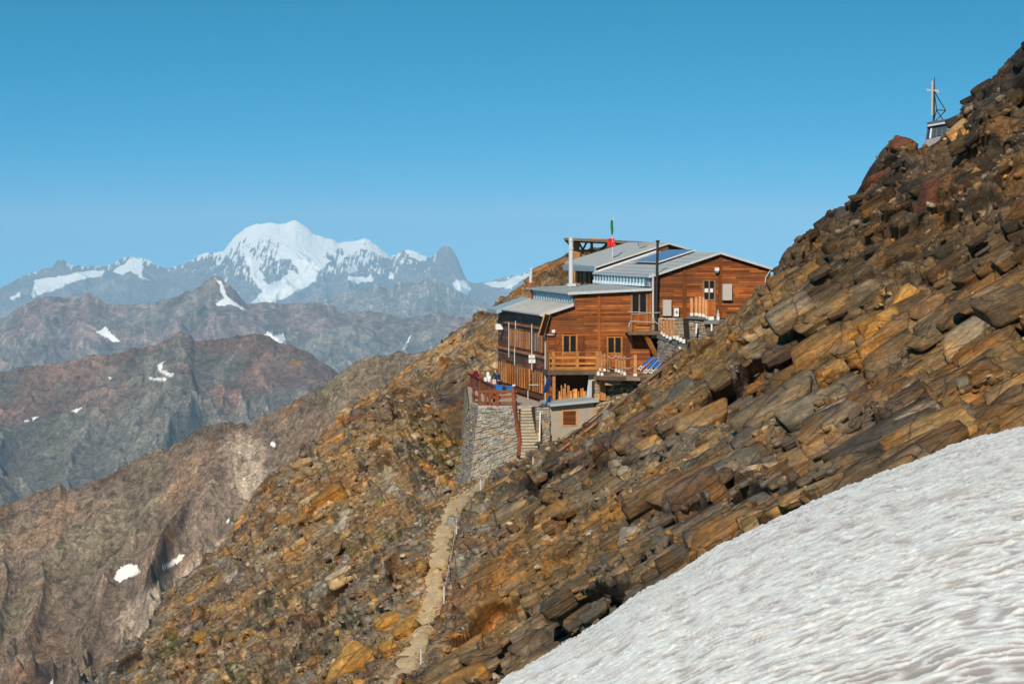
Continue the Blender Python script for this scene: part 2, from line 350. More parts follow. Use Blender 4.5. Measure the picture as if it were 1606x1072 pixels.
def rotm(rs, n):
    q = rs.normal(size=(n, 4)); q /= np.linalg.norm(q, axis=1)[:, None]; a, b, c, d = q.T
    return np.stack([np.stack([1-2*(c*c+d*d), 2*(b*c-a*d), 2*(b*d+a*c)], -1), np.stack([2*(b*c+a*d), 1-2*(b*b+d*d), 2*(c*d-a*b)], -1), np.stack([2*(b*d-a*c), 2*(c*d+a*b), 1-2*(b*b+c*c)], -1)], 1)
def scatter(n, rs, weight, smin, smax, pw):
    dY = np.gradient(Ys)[:, None]; vis = np.abs(np.gradient(PYI, axis=0)) + .15
    wgt = (weight * vis).ravel(); idx = rs.choice(wgt.size, n, p=wgt / wgt.sum())
    P = np.stack([XX.ravel()[idx], YY.ravel()[idx], ZZ.ravel()[idx]], -1)
    s = smin * (smax / smin) ** (rs.uniform(size=n) ** pw); return P, s, idx
wt = (1 - onpath * .45) * (1 + 3.5 * inr * sstep(.8, 1.0, np.abs(dX) / wd) * (1 - sstep(1.3, 1.8, np.abs(dX) / wd))) * (1 - hutm) * (.25 + sstep(-.1, .3, fbm(XX * .2, YY * .15, 4, 66)) + .5 * left) * (YY > 84) * (YY < 240) * (PXg > 0) * (PXg < 1640) * (1 - .35 * slab)
P, S, idx = scatter(29000, nprs, wt, .07, .55, 2.2)
Rm = rotm(nprs, len(P)); k = nprs.randint(0, len(shapes), len(P))
Vs = np.array(shapes)[k] * S[:, None, None]; Vs = np.einsum('nij,nvj->nvi', Rm, Vs) * np.array([1, 1, .8]); Vs += P[:, None] + np.array([0, 0, .0])
cs = palette(nprs.uniform(size=len(P)), (BR, OC, GR, LG, DB, RD), (3, 1.6, 3, 1.9, 1.6, .6)) * .6 + col.reshape(-1, 3)[idx] * .45
cs = cs * nprs.uniform(.75, 1.25, (len(P), 1))
nv = len(iv1); Fs = (if1[None] + (np.arange(len(P)) * nv)[:, None, None]).reshape(-1, 3)
scree = bpy.data.objects.new('scree', soup('scree', Vs.reshape(-1, 3), Fs, np.repeat(cs, nv, 0), M_rock)); C.collection.objects.link(scree)
tag(scree, 'loose angular brown and grey stones strewn over the mountainside', 'scree', kind='stuff')

# bedrock slabs: angular blocks that all dip with the foliation of the slope
def cube_dirs():
    import bmesh
    bm = bmesh.new(); bmesh.ops.create_cube(bm, size=2); bmesh.ops.subdivide_edges(bm, edges=bm.edges[:], cuts=4, use_grid_fill=True); bmesh.ops.triangulate(bm, faces=bm.faces[:])
    V = np.array([v.co[:] for v in bm.verts]); Fc = np.array([[v.index for v in f.verts] for f in bm.faces]); bm.free(); return V / np.linalg.norm(V, axis=1)[:, None], Fc
CD, cf = cube_dirs(); cub = []
for k in range(12):
    q_ = np.random.RandomState(40 + k); Vv = CD; N = q_.normal(size=(4, 3)); N /= np.linalg.norm(N, axis=1)[:, None]; ax6 = np.vstack([np.eye(3), -np.eye(3)]) + q_.normal(size=(6, 3)) * .09; ax6 /= np.linalg.norm(ax6, axis=1)[:, None]
    N = np.vstack([N, ax6]); Hh = np.concatenate([q_.uniform(.74, .95, 4), np.full(6, .56)]); Dd = Vv @ N.T; cub.append(Vv * np.where(Dd > 1e-3, Hh[None] / np.maximum(Dd, 1e-3), 9).min(1)[:, None])
cub = np.array(cub); q_ = np.random.RandomState(77)
wt2 = (1 - onpath) * (1 - hutm) * (1 - hutn * .8) * right * (np.abs(dX) > 2.2) * (YY > 86) * (YY < 200) * (PXg > 0) * (PXg < 1640) * ((PYI > 272) | (PXg < 1425) | (PXg > 1500)) * (.12 + 1.3 * slab * sstep(-.3, .15, fbm(XX * .15, YY * .08, 4, 67)) + .16 * up) + .20 * left * (YY > 120) * (YY < 225) * (1 - onpath) * (1 - hutm) * (np.abs(dX) > 2)
P2, S2, id2 = scatter(3900, q_, wt2, .32, 2.1, 1.9); S2 = S2 * (.55 + .45 * sstep(3, 12, P2[:, 0])) * (1 - .42 * sstep(-4, 2, P2[:, 2]))
A_ = np.array([.85, .10, .48]) + q_.normal(size=(3900, 3)) * .09; A_ /= np.linalg.norm(A_, axis=1)[:, None]; N_ = np.array([-.42, -.42, .80]) + q_.normal(size=(3900, 3)) * .16
B_ = np.cross(N_, A_); B_ /= np.linalg.norm(B_, axis=1)[:, None]; N_ = np.cross(A_, B_); R2 = np.stack([A_, B_, N_], -1)
dim = np.stack([S2 * q_.uniform(.8, 2.3, 3900), S2 * q_.uniform(.55, 1.0, 3900), S2 * q_.uniform(.20, .62, 3900)], -1)
Vb = cub[q_.randint(0, 12, 3900)] * dim[:, None, :]; Vb = np.einsum('nij,nvj->nvi', R2, Vb) + P2[:, None] + N_[:, None] * (dim[:, 2] * -.24)[:, None, None]
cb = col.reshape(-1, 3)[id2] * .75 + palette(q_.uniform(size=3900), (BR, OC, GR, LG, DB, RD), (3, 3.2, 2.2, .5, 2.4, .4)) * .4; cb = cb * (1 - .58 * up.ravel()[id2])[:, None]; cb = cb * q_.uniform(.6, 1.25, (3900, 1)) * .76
nb = Vb.shape[1]; Fb = (cf[None] + (np.arange(3900) * nb)[:, None, None]).reshape(-1, 3)
slabs_o = bpy.data.objects.new('rock_slabs', soup('rock_slabs', Vb.reshape(-1, 3), Fb, np.repeat(cb, nb, 0), M_rock)); C.collection.objects.link(slabs_o)
tag(slabs_o, 'layered ochre and grey rock slabs sticking out of the mountainside', 'rock slabs', kind='stuff')

def boulder(px, py, size, box, colr, label, seed, rot=None, group=None, lift=.1, name='boulder', at=None):
    rs = np.random.RandomState(seed); p = hit(px, py) if at is None else np.array(at)
    v = rockshape(iv2, rs, 5, box) * size * 1.25
    r = rotm(rs, 1)[0] if rot is None else np.array(__import__('mathutils').Euler([R(a) for a in rot]).to_matrix())
    v = v @ r.T
    me = soup(name, v, if2, np.array(colr)[None] * rs.uniform(.9, 1.1, (len(v), 1)), M_rock)
    o = bpy.data.objects.new(name, me); C.collection.objects.link(o); o.location = p + np.array([0, 0, lift * size])
    return tag(o, label, 'boulder', group)
BO = [
 (532,832,1.45,(1,.35,.5),LG*1.05,'long pale grey slab tilted on the scree below the stone terrace wall',(0,-55,10)),
 (545,815,.8,(1,.8,.6),LG*.9,'pale grey block leaning on the long tilted slab',None),
 (618,775,.9,(1,.7,.5),LG*.9,'pale angular boulder left of the foot of the terrace wall',None),
 (668,776,1.0,(1,.7,.6),GR*1.4,'rounded grey brown boulder just left of the foot of the terrace wall',None),
 (600,795,.55,(1,.8,.8),OL*1.6,'small olive grey block on the scree between two pale boulders',None),
 (712,828,1.0,(1,.7,.8),LG*.95,'pale ribbed boulder beside the upper bend of the footpath',None),
 (618,965,1.3,(1,.8,.8),OC*1.15,'bright orange cracked boulder left of the footpath',None),
 (640,985,1.0,(1,.8,.7),OC*.95,'orange brown boulder touching the left edge of the footpath',None),
 (612,1010,.8,(1,.8,.7),OC*1.0,'tawny block below the bright orange boulder',None),
 (560,1040,1.7,(1,.5,.9),OC*1.25,'tall yellow ochre slab at the bottom edge of the photo',(20,-60,0)),
 (545,925,1.2,(1,.5,.5),LG*.95,'pale lichen covered outcrop boulder in the middle of the lower slope',(0,-30,0)),
 (405,925,.55,(1,.6,.7),LG*1.25,'small whitish pointed stone on the lower left slope',None),
 (330,1000,1.0,(1,.5,.5),OC*.9,'tan boulder on the lower left slope near the ridge edge',None),
 (520,780,1.5,(1,.6,.6),OC*.75,'large rust brown boulder on the slope left of the pale blocks',(10,-35,0)),
 (450,820,1.2,(1,.6,.6),BR*1.2,'brown block high on the left edge of the scree slope',None),
 (1351,308,.75,(1,.6,.6),RD*.9,'reddish boulder perched on the skyline right of the hut',(0,-10,0)),
 (1376,283,1.1,(.9,.7,1),RD*.75,'dark red brown boulder standing on the skyline',None),
 (1420,248,1.0,(1,.7,.8),RD*1.0,'brown boulder on the skyline just left of the bivouac cabin',None),
 (1325,335,1.0,(1,.7,.6),DK*1.4,'dark boulder on the lower skyline above the hut',None),
 (1285,372,1.0,(1,.7,.6),DB*1.1,'dark brown boulder on the skyline nearest the hut',None),
 (1470,330,1.6,(.6,.6,1),RD*.8,'tall red brown slab in the dark upper slope',(0,10,20)),
 (1505,215,1.0,(1,.5,.8),np.array([.36,.22,.11]),'bright orange and white scar of rock right of the bivouac cabin',(0,-40,0)),
 (1420,470,1.5,(.5,.6,1),OC*1.4,'yellow orange slab high above the snow',(0,35,0)),
 (1210,735,1.4,(1,.6,.7),LG*.55+OC*.4,'pinkish angular block close above the snow edge',None),
 (1160,742,1.6,(1,.7,.9),GR*.9,'big grey square block above the middle of the snow edge',(0,-30,20)),
 (1110,790,1.6,(1,.7,.8),DB*1.3,'dark brown square block on the snow edge',(0,-30,0)),
 (985,757,.7,(1,.7,.7),LG*.8,'small pale grey round boulder in the middle of the brown slope',None),
 (1040,625,1.2,(1,.8,.6),GR*.9,'grey boulder under the wooden beam beside the hut terrace',None),
 (1085,640,1.3,(1,.7,.6),GR*.7,'dark grey boulder right of the hut terrace',None),
 (1128,575,1.0,(1,.7,.7),BR*1.0,'brown boulder below the upper stone wall of the hut',None),
 (955,665,.8,(1,.7,.6),LG*.75,'tan boulder just right of the concrete shed',None),

 (852,424,1.3,(1,.7,.6),BR*1.5,'brown angular outcrop highest behind the stovepipe of the hut',(0,-25,10)),
 (838,440,1.1,(1,.7,.6),BR*1.3,'brown block under the outcrop behind the stovepipe',(10,-30,0)),
 (812,452,.9,(1,.7,.6),BR*1.2,'low brown block on the skyline left of the hut roof',(0,-35,0)),
 (878,412,1.2,(1,.6,.6),BR*1.2,'brown rib of rock behind the tall metal flue',(0,-20,0)),
]
for i, (px, py, s, bx, cl, lb, ro) in enumerate(BO):
    boulder(px, py, s, bx, np.array(cl), lb, 500 + i, ro, lift=-.15, name='boulder' if 'slab' not in lb else 'rock_slab')
rs = np.random.RandomState(5)
for i in range(90):
    px = rs.uniform(180, 1590); lo = pl([(150,1060),(500,730),(800,760),(1210,480),(1606,130)], px); hi = pl([(150,1072),(770,1072),(1000,915),(1300,735),(1606,650)], px)
    py = rs.uniform(lo, hi)
    if 700 < px < 1140 and py < 720: continue
    if abs(px - pl([(755,600),(800,680),(880,690),(980,665),(1072,640)], py)) < 30: continue
    c = [BR, OC * .8, GR, LG * .7, DB * 1.2][rs.randint(5)]
    boulder(px, py, rs.uniform(.35, .75), (1, rs.uniform(.5, .9), rs.uniform(.45, .8)), c * rs.uniform(.9, 1.25), 'plain angular boulder lying loose on the open mountainside', 900 + i, None, 'loose boulders on the mountainside', lift=-.1)
# ------------------------------------------------------------------ snow field in the foreground
def snow_mat():
    m, nt, b = newmat('old_snow', .55, .35)
    at = node(nt, 'ShaderNodeAttribute', attribute_name='Col'); v = mapping(nt, (1, 1, 1)); vs = mapping(nt, (1.0, 1.3, 1))
    n1 = noise(nt, vs, 7, 6, .6); n2 = noise(nt, v, .5, 6, .6)
    c = mixc(nt, at.outputs['Color'], ramp(nt, n2, [(.4, (1, 1, 1)), (.7, (.93, .90, .86))]))
    nt.links.new(c, b.inputs['Base Color']); bumpn(nt, b, n1, .03, .6)
    b.inputs['Subsurface Weight'].default_value = 0.0
    return m
BND = [(400,1330),(560,1215),(660,1150),(770,1072),(800,1052),(860,1018),(927,978),(1003,926),(1047,902),(1105,867),(1174,830),(1225,806),(1300,773),(1345,756),(1385,740),(1414,730),(1449,717),(1484,703),(1518,690),(1606,667),(1750,630),(1900,600)]
spx = np.arange(520, 1860, 1.6); Bp = pl(BND, spx) + 5 * fbm(spx * .02, spx * 0, 6, 77, .6); Yb = pl([(500,68),(770,73),(1100,84),(1606,97),(1900,105)], spx)
kk = np.linspace(0, 1, 850)[:, None]
Yn = 22.0
# rows: from near to the crest evenly in image height, then over the crest
far_part = np.linspace(0, 1, 40)[1:, None] * 26
gy = kk ** .92
invY = (1 / Yn) + (1 / Yb[None] - 1 / Yn) * (1 - (1 - gy) ** 1.0)
Ysn = 1 / invY; q = (1 / Ysn - 1 / Yb[None]) / (1 / Yn - 1 / Yb[None])
vsn = Bp[None] + (1450 - Bp[None] * .35 - 250) * np.clip(q, 0, 1) ** 1.18
Yf = Yb[None] + far_part; vf = Bp[None] + 3.2 * far_part ** 1.45
Ysn = np.vstack([Ysn, Yf]); vsn = np.vstack([vsn, vf])
Xs = (spx[None] - CX) * Ysn / F; Zs = (HY - vsn) * Ysn / F
wxs = Xs + .25 * vnoise(Xs * .6, Ysn * .5, 3); wys = Ysn + .5 * vnoise(Xs * .5, Ysn * .35, 4)
# sun cups: hollows drawn out along the slope
r1 = ridged(wxs * .7, wys * .95 - wxs * .15, 3, 12); r2 = ridged(wxs * 1.5, wys * 2.1 - wxs * .3, 3, 13); r3 = fbm(wxs * 5, wys * 4.0, 4, 14)
wz = .07 * (r1 - .4) + .075 * (r2 - .4) + .02 * r3 + .22 * (fbm(Xs * .06, Ysn * .06, 3, 15) - .1)
Zs = Zs + wz * (.55 + .45 * sstep(28, 60, Ysn))
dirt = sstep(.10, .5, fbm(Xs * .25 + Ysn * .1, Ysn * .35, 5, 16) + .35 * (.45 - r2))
hollow_shade = sstep(.15, .6, .55 - r2 + .4 * (.4 - r1))
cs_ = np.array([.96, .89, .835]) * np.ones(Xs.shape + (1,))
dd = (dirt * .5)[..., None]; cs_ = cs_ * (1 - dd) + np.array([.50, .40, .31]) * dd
dd = (hollow_shade * .78)[..., None]; cs_ = cs_ * (1 - dd) + np.array([.42, .35, .31]) * dd  # sun cup hollows darkened in the colour, standing in for their shade
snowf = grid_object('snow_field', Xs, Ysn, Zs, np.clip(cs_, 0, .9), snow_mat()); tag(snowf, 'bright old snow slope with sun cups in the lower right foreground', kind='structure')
snowf.data.polygons.foreach_set('use_smooth', np.ones(len(snowf.data.polygons), bool))

# ------------------------------------------------------------------ far ranges
def inpoly(px, py, poly):
    r = np.zeros(px.shape, bool); n = len(poly)
    for a in range(n):
        x1, y1 = poly[a]; x2, y2 = poly[(a + 1) % n]
        if y1 == y2: continue
        c = ((y1 > py) != (y2 > py)) & (px < (x2 - x1) * (py - y1) / (y2 - y1) + x1); r ^= c
    return r
def mrange(name, label, sky_pts, Yc, base_py, run, amp, sp, jag, seed, colf, mat, px0=-420, px1=1750, rows=260, step=1.6, prof=.8, polys=(), ridg=1.0, fine=.42):
    px = np.arange(px0, px1, step); S = pl(sky_pts, px)
    ks = np.hanning(91); ks /= ks.sum(); SS = np.convolve(np.pad(S, 45, mode='edge'), ks, 'valid')
    J = jag * 3.2 * fbm(px * .045, px * 0, 6, seed, .65)
    k = np.linspace(0, 1, rows)[:, None]                            # 0 at the foot, 1 at the crest
    Yr = Yc - run * (1 - k) + 0 * px[None]
    base = pl(base_py, px)[None] if not np.isscalar(base_py) else base_py
    v = base + (SS[None] * (1 - k ** 7) + S[None] * k ** 7 - base) * k ** prof + J[None] * k ** 14
    kb = np.linspace(0, 1, 30)[1:, None]
    Yr = np.vstack([Yr, Yc + run * .5 * kb + 0 * px[None]]); v = np.vstack([v, S[None] + J[None] + (base - S[None]) * kb ** 1.1 * .9])
    kf = np.vstack([k, 1 - kb])
    X = (px[None] - CX) * Yr / F; Z = (HY - v) * Yr / F
    m = np.clip((1 - kf) * 2.6, 0, 1) ** 1.1
    wx = X / sp + .35 * fbm(X / sp, Yr / sp, 3, seed + 5); wy = Yr / sp * .5 + .25 * fbm(X / sp + 9, Yr / sp, 3, seed + 6)
    rg = ridged(wx, wy, 7, seed + 7, .56); rg2 = ridged(wx * 3.1 + 3, wy * 3.1, 5, seed + 9)
    Z = Z + amp * m * ((rg - .5) * ridg - .35 * np.exp(-(1 - kf) * 9) + fine * (rg2 - .4)) + amp * .03 * fbm(wx * 9, wy * 9, 3, seed + 11)
    ix, iy = CX + F * X / Yr, HY - F * Z / Yr
    gy_, gx_ = np.gradient(Z); dYr = np.gradient(Yr, axis=0); dXr = np.gradient(X, axis=1)
    steep = np.sqrt((gy_ / dYr) ** 2 + (gx_ / dXr) ** 2)
    wob = 4 * fbm(ix * .08, iy * .12, 5, seed + 20)
    wob2 = 4 * fbm(ix * .08 + 50, iy * .12, 5, seed + 21)
    col = colf(dict(X=X, Y=Yr, Z=Z, ix=ix, iy=iy, rg=rg, rg2=rg2, steep=steep, k=kf, wob=wob, S=S[None]))
    col[steep > 0] = col[steep > 0]
    for pc, pg in polys:
        mk = inpoly(ix + wob, iy + wob2, pg) & (kf < 1.01)
        col[mk] = np.array(pc)
    o = grid_object(name, X, Yr, Z, np.clip(col, .01, .9), mat); return tag(o, label, kind='structure')
SD = (.80, .755, .71)
SN = (.95, .91, .88)
def col_mont(d):
    sh = d['X'].shape; r = np.ones(sh + (3,)) * np.array([.15, .13, .125]) * (.7 + .6 * d['rg'])[..., None]  # relief shade painted into the rock: crests lighter, gullies darker
    el = d['iy']; big = sstep(300, 360, d['ix']) * (1 - sstep(560, 660, d['ix']))
    th = 26 * fbm(d['ix'] * .05, d['iy'] * .05, 6, 71)
    vert = fbm(d['ix'] * .26 + .06 * el, d['iy'] * .06, 4, 72, .5)
    s = sstep(-.03, .03, (405 - el + th) / 95 + .95 * vert - .20 + .22 * big + .12 * (d['rg2'] - .5) - .45 * sstep(676, 688, d['ix']) * sstep(745, 732, d['ix']) - .25 * sstep(110, 90, d['ix']) * sstep(75, 82, d['ix']) + .30 * sstep(12, 0, el - d['S']))
    return r * (1 - s[..., None]) + np.array(SN) * s[..., None]
MB_SKY = [(-120,470),(0,452),(30,436),(55,425),(82,418),(90,408),(100,407),(110,415),(125,418),(160,417),(178,414),(190,404),(205,402),(222,404),(240,412),(262,421),(278,418),(300,406),(318,398),(350,394),(356,386),(370,370),(385,356),(400,352),(420,349),(440,351),(452,349),(462,345),(474,352),(490,365),(505,371),(522,376),(530,381),(545,378),(560,378),(572,373),(585,381),(600,392),(612,402),(622,399),(634,391),(648,393),(662,400),(675,404),(684,396),(692,387),(700,385),(708,389),(718,405),(728,430),(735,444),(750,443),(765,441),(785,437),(800,433),(820,428),(840,426),(900,440),(1000,450),(1200,470)]
MB_POLYS = [
 (SN, [(50,462),(55,440),(100,432),(140,424),(165,424),(160,432),(120,440),(95,450),(52,466)]), (SN, [(178,425),(205,405),(225,405),(222,432),(236,440),(222,436),(205,425),(192,432)]),
 (SN, [(395,352),(440,352),(462,347),(520,378),(530,384),(505,400),(520,410),(500,425),(470,430),(455,405),(430,408),(440,380),(415,372)]),
 (SN, [(470,430),(500,420),(495,440),(470,455),(440,470),(420,475),(400,474),(392,476),(430,455),(450,445),(455,425),(462,425)]),
 (SN, [(392,420),(402,425),(418,445),(440,440),(455,425),(458,448),(432,462),(412,470),(395,475),(412,456),(398,440),(390,432)]),
 (SN, [(548,432),(575,436),(582,425),(585,440),(560,444),(545,440)]), (SN, [(540,420),(556,416),(562,425),(548,428)]),
 (SN, [(634,392),(650,393),(668,403),(660,410),(645,402)]), (SN, [(708,446),(716,438),(730,440),(738,452),(732,462),(718,455)]), (SN, [(755,445),(775,441),(790,442),(810,432),(835,430),(800,452),(770,450)]),
 (SN, [(536,385),(560,380),(600,395),(610,405),(585,394),(560,388)]), (SN, [(612,426),(618,430),(616,438),(609,436)]),
 (SN, [(380,392),(392,398),(415,436),(405,440),(385,410)]), (SN, [(14,465),(30,458),(34,464),(18,470)])]
mrange('snowy_massif', 'highest snow covered mountain massif on the far horizon', MB_SKY, 80000, 520, 7000, 640, 1500, 1.6, 200, col_mont, M_vfar, polys=MB_POLYS, rows=300, prof=.9, fine=.16)
def col_grey(d):
    r = np.ones(d['X'].shape + (3,)) * np.array([.20, .18, .16]) * (.65 + .7 * d['rg2'])[..., None]  # shading of the fine relief put into the colour
    s = (sstep(.20, .26, fbm(d['ix'] * .16, d['iy'] * .03, 5, 81) - .004 * (d['iy'] - d['S'] - 20)))[..., None] * .45
    return r * (1 - s) + np.array([.45, .42, .38]) * s
mrange('jagged_grey_range', 'jagged blue grey range under the snowy massif',
 [(-120,540),(300,530),(440,500),(480,478),(500,470),(520,468),(545,458),(560,452),(578,449),(595,447),(610,452),(628,440),(645,442),(655,440),(672,437),(688,440),(700,448),(715,455),(735,468),(760,476),(800,490),(1000,500)],
 52000, 560, 3600, 420, 1500, 4.0, 230, col_grey, M_vfar, rows=200)
def col_purple(d):
    t = sstep(-.1, .25, fbm(d['X'] / 1500, d['Y'] / 1500, 5, 91) + .004 * (d['iy'] - 500))[..., None]
    r = np.array([.19, .13, .115]) * (1 - t) + np.array([.165, .145, .12]) * t
    r = r * (.65 + .7 * d['rg2'])[..., None]  # fine relief shade in the colour: ribs lighter, hollows darker
    s = sstep(.16, .3, fbm(d['ix'] * .09, d['iy'] * .035, 5, 92))[..., None] * .4
    return r * (1 - s) + np.array([.32, .27, .21]) * s
mrange('purple_brown_range', 'purple brown range with a pointed pyramid peak and snow streaks',
 [(-120,530),(0,501),(20,488),(40,477),(70,464),(100,466),(125,466),(133,460),(140,459),(150,464),(170,477),(200,478),(240,474),(262,470),(290,458),(312,450),(325,440),(338,431),(348,437),(360,447),(375,463),(388,478),(420,474),(440,476),(465,474),(480,474),(500,475),(520,479),(545,492),(560,489),(580,487),(600,489),(612,494),(640,498),(660,497),(680,488),(690,487),(700,491),(730,498),(760,503),(800,508),(1000,520)],
 33000, 640, 2600, 330, 1300, 2.2, 260, col_purple, M_vfar, rows=260,
 polys=[(SN, [(340,440),(346,441),(352,455),(360,468),(375,478),(388,488),(378,484),(362,478),(345,480),(338,477),(352,468),(346,455)]),(SN,[(412,525),(420,518),(430,528),(444,522),(448,532),(440,538),(428,537)]),(SN,[(150,522),(165,512),(180,528),(190,536),(175,534)]),(SN,[(632,548),(642,528),(646,524),(640,540)]),(SN,[(160,515),(166,514),(185,532),(178,532)])])
def col_brown(d):
    t = sstep(-.12, .22, fbm(d['X'] / 500, d['Y'] / 500, 5, 95) + (d['iy'] - (615 - .11 * d['ix'])) / 260)[..., None]
    r = np.array([.17, .105, .078]) * (1 - t) + np.array([.14, .125, .105]) * t
    r = r * (.6 + .75 * d['rg2'])[..., None]  # painted relief shade: gullies darkened and ribs lightened in the colour
    gr = (sstep(.12, .3, fbm(d['X'] / 350, d['Y'] / 350, 5, 96)) * sstep(640, 700, d['iy']))[..., None] * .6
    return r * (1 - gr) + np.array([.085, .085, .045]) * gr
mrange('brown_ridge', 'brown ridge with grey cliffs in the left middle distance',
 [(-120,600),(0,584),(30,576),(60,572),(90,570),(120,562),(150,556),(180,556),(200,549),(240,541),(262,535),(275,524),(285,520),(297,524),(306,535),(330,533),(360,530),(385,523),(400,522),(418,526),(440,537),(460,543),(480,550),(500,562),(515,573),(530,584),(600,640),(700,700),(1000,800)],
 14500, 860, 1700, 270, 850, 2.0, 290, col_brown, M_far, rows=330,
 polys=[(SD,[(245,572),(258,565),(254,580),(274,586),(270,592),(252,584)]),(SD,[(232,592),(262,592),(258,596),(236,595)]),(SD,[(112,645),(128,638),(122,648)]),(SD,[(168,591),(176,592),(172,596)]),(SD,[(48,655),(62,651),(52,660)]),(SD,[(38,660),(46,658),(40,663)])])
def col_near(d):
    a = fbm(d['X'] / 110, d['Y'] / 110, 5, 97); b_ = fbm(d['X'] / 60 + 9, d['Y'] / 60, 5, 98)
    r = np.ones(d['X'].shape + (3,)) * np.array([.15, .105, .078])
    o_ = sstep(.0, .3, b_)[..., None]; r = r * (1 - .55 * o_) + np.array([.24, .125, .055]) * .55 * o_
    gr = sstep(.05, .3, a)[..., None] * .5; r = r * (1 - gr) + np.array([.115, .115, .06]) * gr
    st = sstep(.62, .35, d['rg'] + .0 * a)[..., None]                                  # gullies filled with pale debris
    flat = sstep(.62, .3, d['steep'])[..., None]
    r = r * (.45 + 1.0 * d['rg2'])[..., None]  # fine relief shade multiplied into the spur colour
    sc = np.clip(sstep(42, 6, np.abs(d['ix'] - pl([(665,375),(760,395),(800,420),(830,400),(860,350),(900,290),(960,215)], d['iy'])) + 14 * b_) * sstep(670, 700, d['iy']), 0, 1)[..., None]
    r = r * (1 - .3 * st) + np.array([.27, .21, .16]) * .3 * st
    return r * (1 - .85 * sc) + np.array([.36, .285, .215]) * .85 * sc
mrange('near_spur', 'rust and grey rock spur with debris gullies below the hut on the left',
 [(-120,830),(0,793),(30,783),(60,770),(78,768),(95,757),(105,766),(125,764),(150,755),(180,738),(210,722),(240,706),(262,703),(280,693),(300,680),(320,668),(345,662),(375,663),(400,662),(420,650),(450,634),(480,618),(510,602),(530,586),(548,572),(575,563),(600,556),(625,552),(650,553),(680,550),(700,560),(760,600),(1000,700)],
 2900, 1330, 480, 78, 210, 4.0, 320, col_near, M_spur, px1=1100, rows=420, prof=.72, ridg=1.1,
 polys=[(SD,[(178,908),(185,893),(192,888),(200,884),(210,886),(216,884),(219,896),(214,902),(200,906),(190,911)]),(SD,[(250,893),(268,880),(284,870),(291,868),(285,877),(266,889)]),(SD,[(425,694),(432,692),(433,700),(427,701)]),(SD,[(352,817),(358,812),(362,818)]),(SD,[(75,1070),(86,1064),(82,1072)])])
m_ = simple('valley', (.10, .10, .07), .95, .4, .0005)
gx, gyv = np.meshgrid(np.linspace(-60000, 60000, 40), np.linspace(-3000, 120000, 40))
gnd = grid_object('valley_floor', gx, gyv, np.full(gx.shape, -2400.0) + 60 * fbm(gx / 9000, gyv / 9000, 3, 4), np.ones(gx.shape + (3,)), m_); tag(gnd, 'deep valley floor far below the hut', kind='structure')
# the camera's own ground: the snow continues under the viewer
# ------------------------------------------------------------------ air
import bmesh
bm = bmesh.new(); bmesh.ops.create_cube(bm, size=1.0)
for v_ in bm.verts: v_.co = ((v_.co.x) * 124000, 58500 + v_.co.y * 127000, -2470 if v_.co.z < 0 else 1400)
me = bpy.data.meshes.new('haze'); bm.to_mesh(me); bm.free()
hz = bpy.data.objects.new('haze', me); C.collection.objects.link(hz); tag(hz, 'thin blue mountain haze', kind='stuff')
m, nt_, b_ = newmat('haze'); nt_.nodes.remove(b_)
pv = nt_.nodes.new('ShaderNodeVolumePrincipled'); pv.inputs['Color'].default_value = (.42, .72, 1.0, 1); pv.inputs['Density'].default_value = 1.2e-5
pv.inputs['Anisotropy'].default_value = -0.3
nt_.links.new(pv.outputs['Volume'], nt_.nodes['Material Output'].inputs['Volume']); me.materials.append(m)
